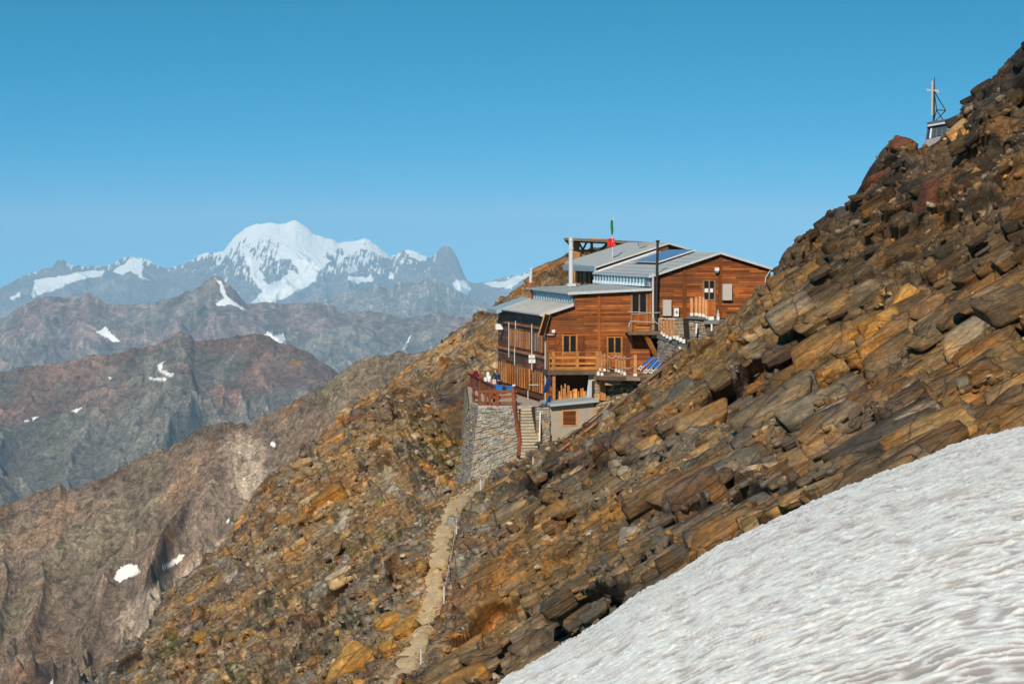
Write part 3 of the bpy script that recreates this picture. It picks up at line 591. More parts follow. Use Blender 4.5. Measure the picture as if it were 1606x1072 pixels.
# ------------------------------------------------------------------ the mountain hut
from mathutils import Vector, Matrix
M_wood = None
def wood_mat(name, col, bright=1.0):
    m, nt, b = newmat(name, .62, .25)
    at = node(nt, 'ShaderNodeAttribute', attribute_name='Col'); v = mapping(nt, (1.1, 1.1, 14)); v2 = mapping(nt, (1, 1, 1))
    n = noise(nt, v, 1.3, 8, .7, .4); n2 = noise(nt, v2, .6, 6, .65)
    c = mixc(nt, at.outputs['Color'], ramp(nt, n, [(.25, .45), (.5, 1.0), (.78, 1.55)]))
    c = mixc(nt, c, ramp(nt, n2, [(.3, .6), (.55, 1.05), (.75, 1.4)]))
    nt.links.new(mixc(nt, c, col), b.inputs['Base Color']); bumpn(nt, b, n, .012, .8)
    return m
M = dict(
    siding=wood_mat('stained_wood_siding', (.225, .064, .012)), dark=wood_mat('dark_wood', (.15, .056, .020)), core=simple('shadow_gap', (.03, .016, .01), .9, .2),
    timber=wood_mat('timber', (.40, .165, .042)), honey=wood_mat('honey_shutter_wood', (.36, .135, .032)), redw=wood_mat('red_brown_timber', (.22, .062, .022)), pale=wood_mat('pale_timber', (.55, .25, .10)),
    old=wood_mat('weathered_board', (.27, .17, .10)),
    roof=simple('metal_roof', (.50, .495, .47), .5, .3, 1.4, (.6, 3.5, 1), .01, .4), trim=simple('pale_metal_trim', (.50, .51, .52), .4, .12, 3, spec=.5),
    blue=simple('grey_blue_paint', (.30, .40, .46), .6, .2, 4), white=simple('white_paint', (.74, .72, .69), .5, .08, 5), grey=simple('grey_enamel', (.47, .42, .37), .5, .06, 4),
    steel=simple('galvanised_steel', (.52, .53, .55), .35, .12, 6, spec=.6), glass=simple('dark_glass', (.012, .014, .018), .08, .1, 2, spec=.7),
    winb=simple('clerestory_glass', (.07, .10, .13), .15, .3, 5, spec=.6), pv=simple('solar_glass', (.16, .24, .42), .2, .1, 3, spec=.7), pvd=simple('dark_solar_glass', (.02, .05, .14), .2, .1, 3, spec=.7),
    black=simple('black_metal', (.03, .027, .026), .5, .2, 4), rust=simple('rusty_pipe', (.30, .10, .035), .8, .35, 4),
    conc=simple('concrete', (.36, .30, .23), .9, .22, 1.1, (1, 1, .35), .01), slabm=simple('grey_slab', (.36, .385, .385), .7, .2, 2.5),
    stone=simple('wall_stone', (1, 1, 1), .9, .35, 3.5, bump=.02), mort=simple('stone_joint', (.05, .043, .035), .95, .2), rope=simple('rope', (.62, .52, .40), .9, .1), wrope=simple('pale_rope', (.42, .38, .33), .9, .1),
    blueF=simple('blue_fabric', (.02, .13, .42), .8, .15, 6), blueP=simple('blue_plastic', (.02, .17, .50), .45, .1, 4), earth=simple('packed_earth', (.26, .185, .12), .95, .3, 4, bump=.02),
    skin=simple('skin', (.52, .27, .17), .6, .05), maroon=simple('maroon_cloth', (.16, .012, .03), .9, .15, 8), navy=simple('navy_cloth', (.015, .03, .12), .9, .15, 8), trou=simple('dark_trousers', (.03, .035, .045), .9, .15, 8),
    hair=simple('dark_hair', (.02, .013, .01), .8, .2, 20), green=simple('green_cloth', (.03, .30, .03), .85, .12, 6), redc=simple('red_cloth', (.65, .03, .02), .85, .12, 6), flagg=simple('green_flag_cloth', (.0, .25, .06), .8, .1, 4),
    whitec=simple('white_cloth', (.76, .74, .74), .85, .08, 8), pink=simple('pale_pink_plastic', (.72, .50, .46), .6, .05))

class MB:
    def __init__(s): s.v = []; s.f = []; s.c = []
    def add(s, vs, fs, t=1.0):
        n = len(s.v); s.v += [tuple(v) for v in vs]; s.f += [tuple(i + n for i in f) for f in fs]
        t = (t, t, t) if isinstance(t, (int, float)) else tuple(t); s.c += [t] * len(vs); return s
    def box(s, a0, a1, b0, b1, c0, c1, t=1.0):
        v = [(x, y, z) for z in (c0, c1) for y in (b0, b1) for x in (a0, a1)]
        return s.add(v, [(0, 2, 3, 1), (4, 5, 7, 6), (0, 1, 5, 4), (2, 6, 7, 3), (0, 4, 6, 2), (1, 3, 7, 5)], t)
    def hexa(s, v, t=1.0):  # 4 bottom then 4 top, both counter-clockwise
        return s.add(v, [(3, 2, 1, 0), (4, 5, 6, 7), (0, 1, 5, 4), (1, 2, 6, 5), (2, 3, 7, 6), (3, 0, 4, 7)], t)
    def bar(s, p, q, w=.1, h=None, t=1.0, up=(0, 0, 1)):
        h = h or w; p = Vector(p); q = Vector(q); d = (q - p).normalized(); u = Vector(up)
        if abs(d.dot(u)) > .97: u = Vector((0, 1, 0))
        x = d.cross(u).normalized() * w / 2; y = x.cross(d).normalized() * h / 2
        return s.hexa([p - x - y, p + x - y, p + x + y, p - x + y, q - x - y, q + x - y, q + x + y, q - x + y], t)
    def tube(s, pts, r=.04, n=7, t=1.0):
        pts = [Vector(p) for p in pts]; rs = r if isinstance(r, (list, tuple)) else [r] * len(pts); vs = []; fs = []
        for i, p in enumerate(pts):
            d = (pts[min(i + 1, len(pts) - 1)] - pts[max(i - 1, 0)]).normalized()
            u = Vector((1, 0, 0)) if abs(d.z) > .8 else Vector((0, 0, 1)); x = d.cross(u).normalized(); y = x.cross(d)
            vs += [p + (x * math.cos(2 * math.pi * k / n) + y * math.sin(2 * math.pi * k / n)) * rs[i] for k in range(n)]
        for i in range(len(pts) - 1):
            fs += [(i * n + k, i * n + (k + 1) % n, (i + 1) * n + (k + 1) % n, (i + 1) * n + k) for k in range(n)]
        fs += [tuple(range(n))[::-1], tuple((len(pts) - 1) * n + k for k in range(n))]
        return s.add(vs, fs, t)
    def slab(s, q, th, t=1.0):   # quad q (4 top corners) thickened downward
        return s.hexa([(x, y, z - th) for x, y, z in q] + list(q), t)
    def prism(s, poly, t0, t1, t=1.0):   # polygon in (s, z), extruded in depth
        n = len(poly); vs = [(a, t0, b) for a, b in poly] + [(a, t1, b) for a, b in poly]
        fs = [tuple(range(n)), tuple(range(2 * n - 1, n - 1, -1))] + [(i, i + n, (i + 1) % n + n, (i + 1) % n) for i in range(n)]
        return s.add(vs, fs, t)
ROT = Matrix.Rotation(TH, 4, 'Z')
def w2l(p): x, y = p[0] - HX, p[1] - HYY; return (x * cT + y * sT, -x * sT + y * cT, p[2])
def l2w(s_, t_, z_): return (HX + s_ * cT - t_ * sT, HYY + s_ * sT + t_ * cT, z_)
def fr(px, py, t=0.0):       # photo pixel -> (s, z) on the plane parallel to the hut front at depth t
    u = (px - CX) / F; s_ = (u * (HYY + t * cT) - HX + t * sT) / (cT - u * sT); Y = HYY + s_ * sT + t * cT
    return s_, (HY - py) / F * Y
def sd_(px, py, s=0.0):      # photo pixel -> (t, z) on the plane parallel to the hut's long side
    u = (px - CX) / F; t_ = (HX + s * cT - u * (HYY + s * sT)) / (sT + u * cT); Y = HYY + s * sT + t_ * cT
    return t_, (HY - py) / F * Y
class Thing:
    def __init__(s, name, label, cat, org, group=None, world=False, rz=None):
        """org: local hut coordinates (s, t, z) of the base, or world coordinates"""
        s.o = bpy.data.objects.new(name, None); C.collection.objects.link(s.o); s.o.empty_display_size = .3
        s.world = world; s.org = org; s.o.location = org if world else l2w(*org); s.o.rotation_euler = (0, 0, (rz or 0) if world else TH)
        tag(s.o, label, cat, group)
    def part(s, name, mb, mat, parent=None, label=None):
        ox, oy, oz = s.org
        me = bpy.data.meshes.new(name); me.from_pydata([(x - ox, y - oy, z - oz) for x, y, z in mb.v], [], mb.f); me.materials.append(M[mat] if isinstance(mat, str) else mat)
        a = me.color_attributes.new('Col', 'FLOAT_COLOR', 'POINT'); a.data.foreach_set('color', np.array([(*c, 1) for c in mb.c], np.float32).ravel()); me.update()
        o = bpy.data.objects.new(name, me); C.collection.objects.link(o); o.parent = parent or s.o
        if label: o['label'] = label
        return o
def single(name, mb, mat, label, cat, group=None, world=False):
    v = np.array(mb.v); org = (float(v[:, 0].mean()), float(v[:, 1].mean()), float(v[:, 2].min()))
    T = Thing.__new__(Thing); T.org = org
    me = bpy.data.meshes.new(name); me.from_pydata([tuple(p) for p in v - np.array(org)], [], mb.f); me.materials.append(M[mat])
    a = me.color_attributes.new('Col', 'FLOAT_COLOR', 'POINT'); a.data.foreach_set('color', np.array([(*c, 1) for c in mb.c], np.float32).ravel()); me.update()
    o = bpy.data.objects.new(name, me); C.collection.objects.link(o)
    o.location = org if world else l2w(*org); o.rotation_euler = (0, 0, 0 if world else TH)
    return tag(o, label, cat, group)
def siding(mb, x0, x1, z0, ztop, t, holes=(), pitch=.145, seed=0, horiz=True, th=.03, axis='t', tone=1.0):
    """overlapping boards on a wall; ztop(x) gives the roof line; axis 't': wall at depth t facing front, 's': wall at s=t facing left"""
    r = random.Random(seed); z = z0
    zmax = max(ztop(x0 + (x1 - x0) * k / 40) for k in range(41))
    while z < zmax:
        zt = min(z + pitch - .012, zmax)
        xs = [x0]
        while xs[-1] < x1:
            xs.append(min(x1, xs[-1] + r.choice((1.8, 2.4, 3.0, 3.6)) * r.uniform(.8, 1.1)))
        for a, b in zip(xs, xs[1:]):
            segs = [(a, b)]
            for hx0, hx1, hz0, hz1 in holes:
                if zt > hz0 and z < hz1:
                    ns = []
                    for p, q in segs:
                        if q <= hx0 or p >= hx1: ns.append((p, q))
                        else:
                            if p < hx0: ns.append((p, hx0))
                            if q > hx1: ns.append((hx1, q))
                    segs = ns
            tn = tone * r.choice((.55, .75, .9, 1, 1, 1.15, 1.35, 1.7)) * r.uniform(.85, 1.15); tn = (tn, tn * r.uniform(.9, 1.1), tn * r.uniform(.8, 1.1))
            for p, q in segs:
                n = max(1, int((q - p) / .25)); ok = [p + (q - p) * k / n for k in range(n + 1) if ztop(p + (q - p) * k / n) >= zt]
                if len(ok) < 2: continue
                p2, q2 = ok[0], ok[-1]
                pr = th * r.uniform(.7, 1.1)
                if axis == 't':
                    v = [(p2, t - pr - .02, z), (q2 - .006, t - pr - .02, z), (q2 - .006, t, z), (p2, t, z), (p2, t - pr + .012, zt), (q2 - .006, t - pr + .012, zt), (q2 - .006, t, zt), (p2, t, zt)]
                else:
                    v = [(t, p2, z), (t - pr - .02, p2, z), (t - pr - .02, q2 - .006, z), (t, q2 - .006, z), (t, p2, zt), (t - pr + .012, p2, zt), (t - pr + .012, q2 - .006, zt), (t, q2 - .006, zt)]
                    v = [v[i] for i in (0, 3, 2, 1, 4, 7, 6, 5)]
                mb.hexa(v, tn)
        z += pitch
def door_window(T, s0, s1, z0, zs, z1, t, fw=.07, frame='timber', panel='siding', ptone=1.5, signs=False, name='window_door'):
    """a two-leaf glazed door: glass from zs to z1 over a wooden panel from z0 to zs"""
    f = MB(); f.box(s0 - fw, s0, t - .09, t + .02, z0, z1 + fw); f.box(s1, s1 + fw, t - .09, t + .02, z0, z1 + fw); f.box(s0, s1, t - .088, t + .02, z1, z1 + fw); m = (s0 + s1) / 2
    f.box(s0 + .001, s1 - .001, t - .088, t, zs - .05, zs + .04); f.box(m - .045, m + .045, t - .092, t, zs + .04, z1); f.box(s0, s0 + .04, t - .07, t, zs + .04, z1); f.box(s1 - .04, s1, t - .07, t, zs + .04, z1)
    fo = T.part(name, f, frame)
    for a, b in ((s0 + .04, m - .045), (m + .045, s1 - .04)): T.part('pane', MB().box(a, b, t - .03, t - .01, zs + .04, z1), 'glass', fo)
    if z0 < zs - .1:
        p = MB(); n = 6
        for k in range(n): p.box(s0 + (s1 - s0) * k / n + .006, s0 + (s1 - s0) * (k + 1) / n, t - .055 - .004 * (k % 2), t, z0, zs - .05, ptone * (1 + .15 * ((k * 7) % 3 - 1)))
        T.part('panel', p, panel, fo)
    if signs:
        zc = zs + (z1 - zs) * .5
        for a, b in ((m - .3, m - .06), (m + .06, m + .27)): T.part('paper_notice', MB().box(a, b, t - .045, t - .032, zc - .13, zc + .13), 'white', fo)
    return fo
def shutter(T, a, b, z0, z1, t, tone=1.0, name='shutter'):
    p = MB(); n = 4
    for k in range(n): p.box(a + (b - a) * k / n + .005, a + (b - a) * (k + 1) / n, t - .065 - .004 * (k % 2), t - .03, z0, z1, tone * (1 + .12 * ((k * 5) % 3 - 1)))
    for zz in (z0 + .15, z1 - .2): p.box(a + .02, b - .02, t - .085, t - .068, zz, zz + .09, tone * .8)
    p.bar((a + .06, t - .078, z0 + .22), (b - .06, t - .078, z1 - .22), .07, .02, tone * .75)
    return T.part(name, p, 'siding')

# --- main house -------------------------------------------------------------
S1 = fr(1020, 455)[0]; ZD = -8.08                      # right end of the front, terrace deck level
Zeave = fr(857, 490)[1]; s_st, z_st = fr(898, 476); z_cl = fr(896, 459)[1]; z_r = fr(1020, 452.5)[1]
LEN = 20.3; LCL = 16.0
def top_main(s):
    if s < s_st: return Zeave - .08 + (z_st - Zeave) * s / s_st
    return z_cl - .12 + (z_r - z_cl) * (s - s_st) / (S1 - s_st)
H = Thing('mountain_hut', 'long lower wooden hut with a stepped grey metal roof and two rows of shuttered windows', 'hut', (0, 0, -10.4))
core = [(0.02, -10.45), (S1 - .02, -10.45), (S1 - .02, top_main(S1) - .02), (s_st, top_main(s_st + .01) - .02), (s_st, top_main(s_st - .01) - .04), (.02, top_main(.02) - .04)]
H.part('wall_core', MB().prism(core, .03, LCL), 'core'); H.part('rear_wall', MB().prism([(.02, -10.45), (4.5, -10.45), (4.5, z_st - .6), (.02, Zeave - .35)], LCL + .01, LEN, 1.0), 'dark')
def opening(px0, px1, py0, py1, t=0.0): a, zt_ = fr(px0, py0, t); b, zb = fr(px1, py1, t); return a, b, zb, zt_
dA = opening(883, 904, 525, 578); dB = opening(953, 974.5, 528, 579); dC = opening(991, 1014, 461, 517)
hl = [dA, dB, dC, (fr(868, 590)[0], fr(932, 590)[0], -10.5, -8.35)]
mb = MB(); siding(mb, .0, S1, -10.4, top_main, .03, hl, seed=3); H.part('front_siding', mb, 'siding')
for px in (939.5, 1019): a = fr(px, 480)[0]; H.part('upright_board', MB().box(a - .09, a + .09, -.085, .0, -8.05 if px < 1000 else -5.6, top_main(a) - .02, 1.35), 'siding')
H.part('corner_board', MB().box(-.045, .10, -.087, .09, -10.4, top_main(0.05) - .03, 1.25), 'siding')
za, zb_ = fr(890, 554)[1], fr(890, 528)[1]
for d, lb in ((dA, 0), (dB, 0)):
    door_window(H, d[0], d[1], ZD + .08, za, d[3] - .05, .03, frame='timber')
    wd_ = (d[1] - d[0]) * .52
    shutter(H, d[0] - wd_ - .1, d[0] - .1, ZD + .08 if lb else za - .05, d[3] - .05, .03, .95); shutter(H, d[1] + .1, d[1] + wd_ + .1, ZD + .12, d[3] - .05, .03, .7)
door_window(H, dC[0], dC[1], dC[2], fr(1000, 492)[1], dC[3], .03, frame='old', ptone=1.2)
# long side: dark boards, two rows of windows with shutters standing open
mb = MB(); siding(mb, .05, LEN, -10.4, lambda t: Zeave - .35, 0.02, (), pitch=.19, seed=5, axis='s', tone=1.0); H.part('side_siding', mb, 'dark')
rs = random.Random(3)
for row, (z0, z1, ts) in enumerate(((-7.05, -5.85, [1.3 + .82 * k for k in range(4)] + [6.2 + .98 * k for k in range(9)]), (-9.75, -8.32, [1.2 + .86 * k for k in range(5)] + [6.2 + 1.0 * k for k in range(14)]))):
    for t_ in ts:
        if t_ > LEN: continue
        a = rs.uniform(.28, .36); w_ = rs.uniform(.40, .5); tn = rs.uniform(.7, 1.3)
        p = MB(); so = rs.uniform(.07, .10)
        for k in range(2): p.box(-.03 - so * (k + 1) / 2 + .003, -.03 - so * k / 2, t_ + .015 * k, t_ + .34, z0 + rs.uniform(-.03, .03), z1, tn * (1 + .2 * (k - .5)))
        H.part('shutter', p, M['honey'])
        f = MB().box(-.075, -.02, t_ + .08, t_ + .80, z0, z1); f = H.part('window', f, 'dark'); H.part('pane', MB().box(-.08, -.076, t_ + .14, t_ + .74, z0 + .06, z1 - .06), 'glass', f)
mb = MB().box(-.16, .02, .2, LEN, -7.40, -7.25, 3.0).box(-.14, .02, .2, LEN, -5.52, -5.42, 2.6).box(-.18, .02, .2, LEN, -10.1, -9.9, .9); H.part('side_ledge', mb, 'dark')
# roofs
def lerp(a, b, k): return a + (b - a) * k
ov = .35
zE = Zeave - ov * (z_st - Zeave) / s_st
rf = MB().slab([(-ov, -.28, zE + .02), (s_st, -.28, z_st + .02), (s_st, LCL, z_st + .02), (-ov, LCL, zE + .02)], .07, .95)
r_ = H.part('lower_roof', rf, 'roof')
sm = MB()
for k in range(27): tt = k * .6; sm.hexa([(-ov, tt, zE + .021), (s_st - .02, tt, z_st + .021), (s_st - .02, tt + .05, z_st + .021), (-ov, tt + .05, zE + .021), (-ov, tt, zE + .05), (s_st - .02, tt, z_st + .05), (s_st - .02, tt + .05, z_st + .05), (-ov, tt + .05, zE + .05)], .8)
H.part('roof_seam', sm, 'roof', r_)
g = MB().tube([(-ov - .07, -.3, zE - .03), (-ov - .07, LCL + .1, zE - .03)], .085, 8, 1.0).hexa([(-ov - .02, -.34, zE - .16), (s_st + .02, -.34, z_st - .16), (s_st + .02, -.285, z_st - .16), (-ov - .02, -.285, zE - .16), (-ov - .02, -.34, zE + .05), (s_st + .02, -.34, z_st + .05), (s_st + .02, -.285, z_st + .05), (-ov - .02, -.285, zE + .05)], 1.0)
H.part('gutter', g, 'trim', r_)
# rear low roof that sticks out further
zR = fr(775, 484, 19)[1]
rr = MB().slab([(-.75, LCL + .05, zR - .03), (s_st, LCL + .05, z_st + .08), (s_st, LEN + .3, z_st + .08), (-.75, LEN + .3, zR - .03)], .10); rr.box(-.8, -.74, LCL + .02, LEN + .3, zR - .26, zR + .0, 1.05); rr.hexa([(-.74, LCL, zR - .28), (s_st, LCL, z_st - .12), (s_st, LCL + .045, z_st - .12), (-.74, LCL + .045, zR - .28), (-.74, LCL, zR), (s_st, LCL, z_st + .1), (s_st, LCL + .045, z_st + .1), (-.74, LCL + .045, zR)])
H.part('rear_roof', rr, 'blue')
# clerestory
cs0 = MB().box(s_st - .06, s_st + .3, .03, LCL, z_st + .03, z_cl - .05); c_ = H.part('clerestory', cs0, 'blue')
for k in range(15):
    a = .6 + k * 1.0; H.part('clerestory_window', MB().box(s_st - .085, s_st - .062, a, a + .62, z_st + .20, z_cl - .22), 'winb', c_); 
mb = MB()
for k in range(16): mb.box(s_st - .12, s_st - .061, .42 + k, .5 + k, z_st + .05, z_cl - .06, 1.15)
mb.box(s_st - .13, s_st - .0, .02, LCL, z_cl - .16, z_cl - .06, 1.1); H.part('mullion', mb, 'blue', c_)
ur = MB().slab([(s_st - .35, -.3, z_cl + .02), (S1 + .02, -.3, z_r + .02), (S1 + .02, LCL + .6, z_r + .12), (s_st - .35, LCL + .6, z_cl + .10)], .10, 1.0); u_ = H.part('upper_roof', ur, 'roof')
sm = MB()
for k in range(11): ss = s_st - .2 + k * .52; zz = lerp(z_cl, z_r, (ss - s_st + .35) / (S1 - s_st + .35)); sm.hexa([(ss, -.29, zz + .02), (ss + .05, -.29, zz + .02), (ss + .05, LCL + .5, zz + .11), (ss, LCL + .5, zz + .11), (ss, -.29, zz + .055), (ss + .05, -.29, zz + .055), (ss + .05, LCL + .5, zz + .145), (ss, LCL + .5, zz + .145)], .75)
H.part('roof_seam', sm, 'roof', u_)
H.part('fascia', MB().hexa([(s_st - .38, -.36, z_cl - .13), (S1 + .03, -.36, z_r - .13), (S1 + .03, -.305, z_r - .13), (s_st - .38, -.305, z_cl - .13), (s_st - .38, -.36, z_cl + .045), (S1 + .03, -.36, z_r + .045), (S1 + .03, -.305, z_r + .045), (s_st - .38, -.305, z_cl + .045)]), 'trim', u_)
# pipes and lamps on the house
def pxpipe(px, y0, y1, s=-.12): t_, za = sd_(px, y0, s); _, zb = sd_(px, y1, s); return (s, t_, za), (s, t_, zb)
for px, y0, y1 in ((798, 505, 560), (807, 545, 572), (808.5, 503, 516), (834, 508, 580), (828, 612, 625)):
    a, b = pxpipe(px, y0, y1, -.5 if px != 834 else -.62); H.part('drain_pipe', MB().tube([a, b], .035, 6), 'trim')
H.part('drain_pipe', MB().tube([(-.1, -.12, Zeave - .6), (-.1, -.12, -10.3)], .04, 6), 'trim')
a = fr(867, 519); H.part('wall_lamp', MB().box(a[0] - .1, a[0] + .1, -.3, -.1, a[1] - .1, a[1] + .1), 'white')
for px, py in ((865, 524.5), (840, 603)): a = fr(px, py, -.2); H.part('bracket', MB().bar((a[0] - .45, -.2, a[1]), (a[0] + .2, -.2, a[1]), .05), 'trim')
a = sd_(783.5, 512, -.3); H.part('meter_box', MB().box(-.62, -.1, a[0] - .3, a[0], a[1] - .2, a[1] + .2), 'white')
a = sd_(835, 560, -.3); H.part('wall_sign', MB().box(-.55, -.1, a[0], a[0] + .04, a[1] - .38, a[1] - .12).box(-.55, -.1, a[0], a[0] + .04, a[1] - .05, a[1] + .16), 'white')

# --- annex --------------------------------------------------------------------
tA = .12
sa0 = S1 + .12; sa1 = fr(1207, 450, tA)[0]; sr, zr_ = fr(1128, 396, tA); zl0 = fr(1031, 429, tA)[1]; s_l = fr(1031, 429, tA)[0]; kx = (zr_ - zl0) / (sr - s_l); sre, zre = fr(1217, 424, tA); kr = (zr_ - zre) / (sre - sr)
def top_ann(s): return zr_ - .07 - (sr - s) * kx if s < sr else zr_ - .07 - (s - sr) * kr
ZA = -4.8; LA = 19.6
A = Thing('upper_hut', 'upper gabled wooden hut with a solar panel on its roof beside the rock slope', 'hut', (sa0, 0, ZA))
A.part('wall_core', MB().prism([(sa0, ZA), (sa1, ZA), (sa1, top_ann(sa1) - .03), (sr, top_ann(sr) - .03), (sa0, top_ann(sa0) - .03)], tA + .03, LA), 'core')
dD = opening(1103.5, 1120.5, 440.5, 495, tA)
mb = MB(); siding(mb, sa0, sa1, ZA, lambda s: top_ann(s) - .02, tA + .03, [dD], seed=8, tone=.95); A.part('front_siding', mb, 'siding')
for px in (1073.5, 1129): a = fr(px, 480, tA)[0]; A.part('upright_board', MB().box(a - .12, a + .12, tA - .055, tA, ZA, top_ann(a) - .05, .75), 'siding')
A.part('corner_board', MB().box(sa1 - .08, sa1 + .05, tA - .05, tA + .1, ZA, top_ann(sa1) - .03, .8), 'siding'); A.part('corner_board', MB().box(sa0 - .06, sa0 + .06, tA - .05, tA + .1, ZA, top_ann(sa0) - .06, 1.3), 'siding')
door_window(A, dD[0], dD[1], ZA + .1, fr(1110, 470, tA)[1], dD[3], tA + .03, frame='old', ptone=1.7, signs=True)
sl = fr(1020, 431, tA)[0] - .05; zl = zr_ - (sr - sl) * kx
ar = MB().slab([(sl, tA - .3, zl + .02), (sr, tA - .3, zr_ + .02), (sr, LA, zr_ + .02), (sl, LA, zl + .02)], .09).slab([(sr, tA - .3, zr_ + .02), (sre + .1, tA - .3, zre), (sre + .1, LA, zre), (sr, LA, zr_ + .02)], .09)
ro = A.part('roof', ar, 'roof')
for (a, za, b, zb) in ((sl, zl, sr, zr_), (sr, zr_, sre + .12, zre)):
    mb = MB(); mb.hexa([(a, tA - .36, za - .10), (b, tA - .36, zb - .10), (b, tA - .305, zb - .10), (a, tA - .305, za - .10), (a, tA - .36, za + .05), (b, tA - .36, zb + .05), (b, tA - .305, zb + .05), (a, tA - .305, za + .05)]); A.part('verge', mb, 'trim', ro)
mb = MB(); mb.hexa([(sl, LA - .25, zl + .03), (sr, LA - .25, zr_ + .03), (sr, LA + .15, zr_ + .03), (sl, LA + .15, zl + .03), (sl, LA - .25, zl + .14), (sr, LA - .25, zr_ + .14), (sr, LA + .15, zr_ + .14), (sl, LA + .15, zl + .14)], 1.2)
A.part('verge', mb, 'trim', ro)
sm = MB()
for k in range(1, 7):
    ss = lerp(sl, sr, k / 7.0); zz = lerp(zl, zr_, k / 7.0); sm.box(ss, ss + .06, tA - .28, LA - .3, zz + .01, zz + .055, .7)
A.part('roof_seam', sm, 'roof', ro)
A.part('gutter', MB().tube([(sl - .06, tA - .3, zl - .02), (sl - .06, LA, zl - .02)], .08, 7), 'trim', ro)
A.part('gutter', MB().tube([(sre + .16, tA - .3, zre - .05), (sre + .16, LA, zre - .05)], .07, 7), 'trim', ro)
# left wall of the annex above the lower roof, with its window band
A.part('side_wall', MB().box(sa0 - .10, sa0 - .01, tA + .3, LA, z_r + .12, zl + .12, 1.0), 'blue')
for k in range(17):
    t_ = 1.1 + k * 1.08; wn = A.part('side_window', MB().box(sa0 - .16, sa0 - .105, t_, t_ + .74, z_r + .28, zl - .22, .9), 'winb')
    A.part('window_post', MB().box(sa0 - .22, sa0 - .11, t_ + .78, t_ + .90, z_r + .15, zl - .10, 1.4).box(sa0 - .30, sa0 - .11, t_ + .76, t_ + .94, z_r + .13, z_r + .34, 1.7), 'blue', wn)
A.part('side_fascia', MB().box(sl + .02, sa0 - .0, tA + .2, LA, zl - .2, zl - .12, .9), 'blue')
# solar panel
fx = lambda k: (lerp(sl, sr, k), lerp(zl, zr_, k))
(a, za), (b, zb) = fx(.44), fx(.99)
sp = A.part('solar_panel', MB().slab([(a, 7.0, za + .22), (b, 7.0, zb + .2), (b, 15.5, zb + .2), (a, 15.5, za + .22)], .05), 'pv'); A.part('panel_frame', MB().bar((a, 6.97, za + .2), (b, 6.97, zb + .18), .06, .09).bar((a - .03, 7, za + .2), (a - .03, 15.5, za + .2), .06, .09), 'trim', sp)
a = fr(1123, 423.5, tA); A.part('wall_lamp', MB().box(a[0] - .13, a[0] + .13, tA - .35, tA - .05, a[1] - .05, a[1] + .16).box(a[0] - .1, a[0] + .1, tA - .3, tA - .05, a[1] - .17, a[1] - .06, .3), 'white')
A.part('drain_pipe', MB().tube([(fr(1209, 421)[0], tA - .25, fr(1209, 421)[1]), (fr(1201, 436)[0], tA - .08, fr(1201, 436)[1]), (fr(1200, 455)[0], tA - .08, fr(1200, 455)[1])], .04, 6), 'trim')
mb = MB().tube([(fr(1023.5, 0)[0], -.15, fr(0, 430)[1]), (fr(1023.5, 0)[0], -.15, fr(0, 519)[1])], .075, 8); A.part('down_pipe', mb, 'trim')
for nm, (x0, x1, y0, y1) in (('cabinet', (1038.5, 1051.5, 470, 495)), ('meter_box', (1056, 1063, 483, 496)), ('cabinet', (1132, 1146.5, 445, 470.5))):
    o_ = opening(x0, x1, y0, y1, tA); c_ = A.part(nm, MB().box(o_[0], o_[1], tA - .3, tA - .04, o_[2], o_[3]), 'grey' if nm == 'cabinet' else 'white')
    if nm == 'meter_box': A.part('gauge', MB().tube([((o_[0] + o_[1]) / 2, tA - .31, o_[3] - .25), ((o_[0] + o_[1]) / 2, tA - .345, o_[3] - .25)], .08, 12), 'pv', c_)
# rear roof part, a little higher
z3 = fr(1010, 380.5, 26)[1]; zq = fr(930, 418, 20.5)[1]; sq = fr(941, 418, 20)[0] - .2; s3 = fr(1040, 381, 22)[0]
B = Thing('rear_hut', 'rearmost hut block under a pale grey metal roof behind the upper hut', 'hut', (sq, 20.2, -3))
B.part('wall', MB().prism([(sq + .5, z_r + .0), (s3, z_r), (s3, z3 - .15), (sq + .5, zq - .02)], 20.2, 31.5), 'dark')
ro = B.part('roof', MB().slab([(sq - .1, 20.0, zq), (s3, 20.0, z3), (s3 - .4, 33, z3 + .05), (sq - .1, 33, zq + .25)], .12, 1.0).slab([(s3, 20.0, z3), (s3 + 2.6, 20.0, z3 - .75), (s3 + 2.2, 33, z3 - .75), (s3 - .4, 33, z3 + .05)], .12, .9), 'roof')
B.part('fascia', MB().box(sq - .2, sq - .1, 20.0, 33, zq - .36, zq + .04, 1.0), 'blue', ro); B.part('roof_hatch', MB().box(s3 - 1.6, s3 - .6, 23, 23.4, z3 - .25, z3 + .05, .5), 'trim', ro)
for k in range(6):
    t_ = 21 + k * 1.8; B.part('post', MB().box(sq + .36, sq + .5, t_, t_ + .7, -2.9, zq - .1, 1.0 if k % 2 else .5), 'timber')

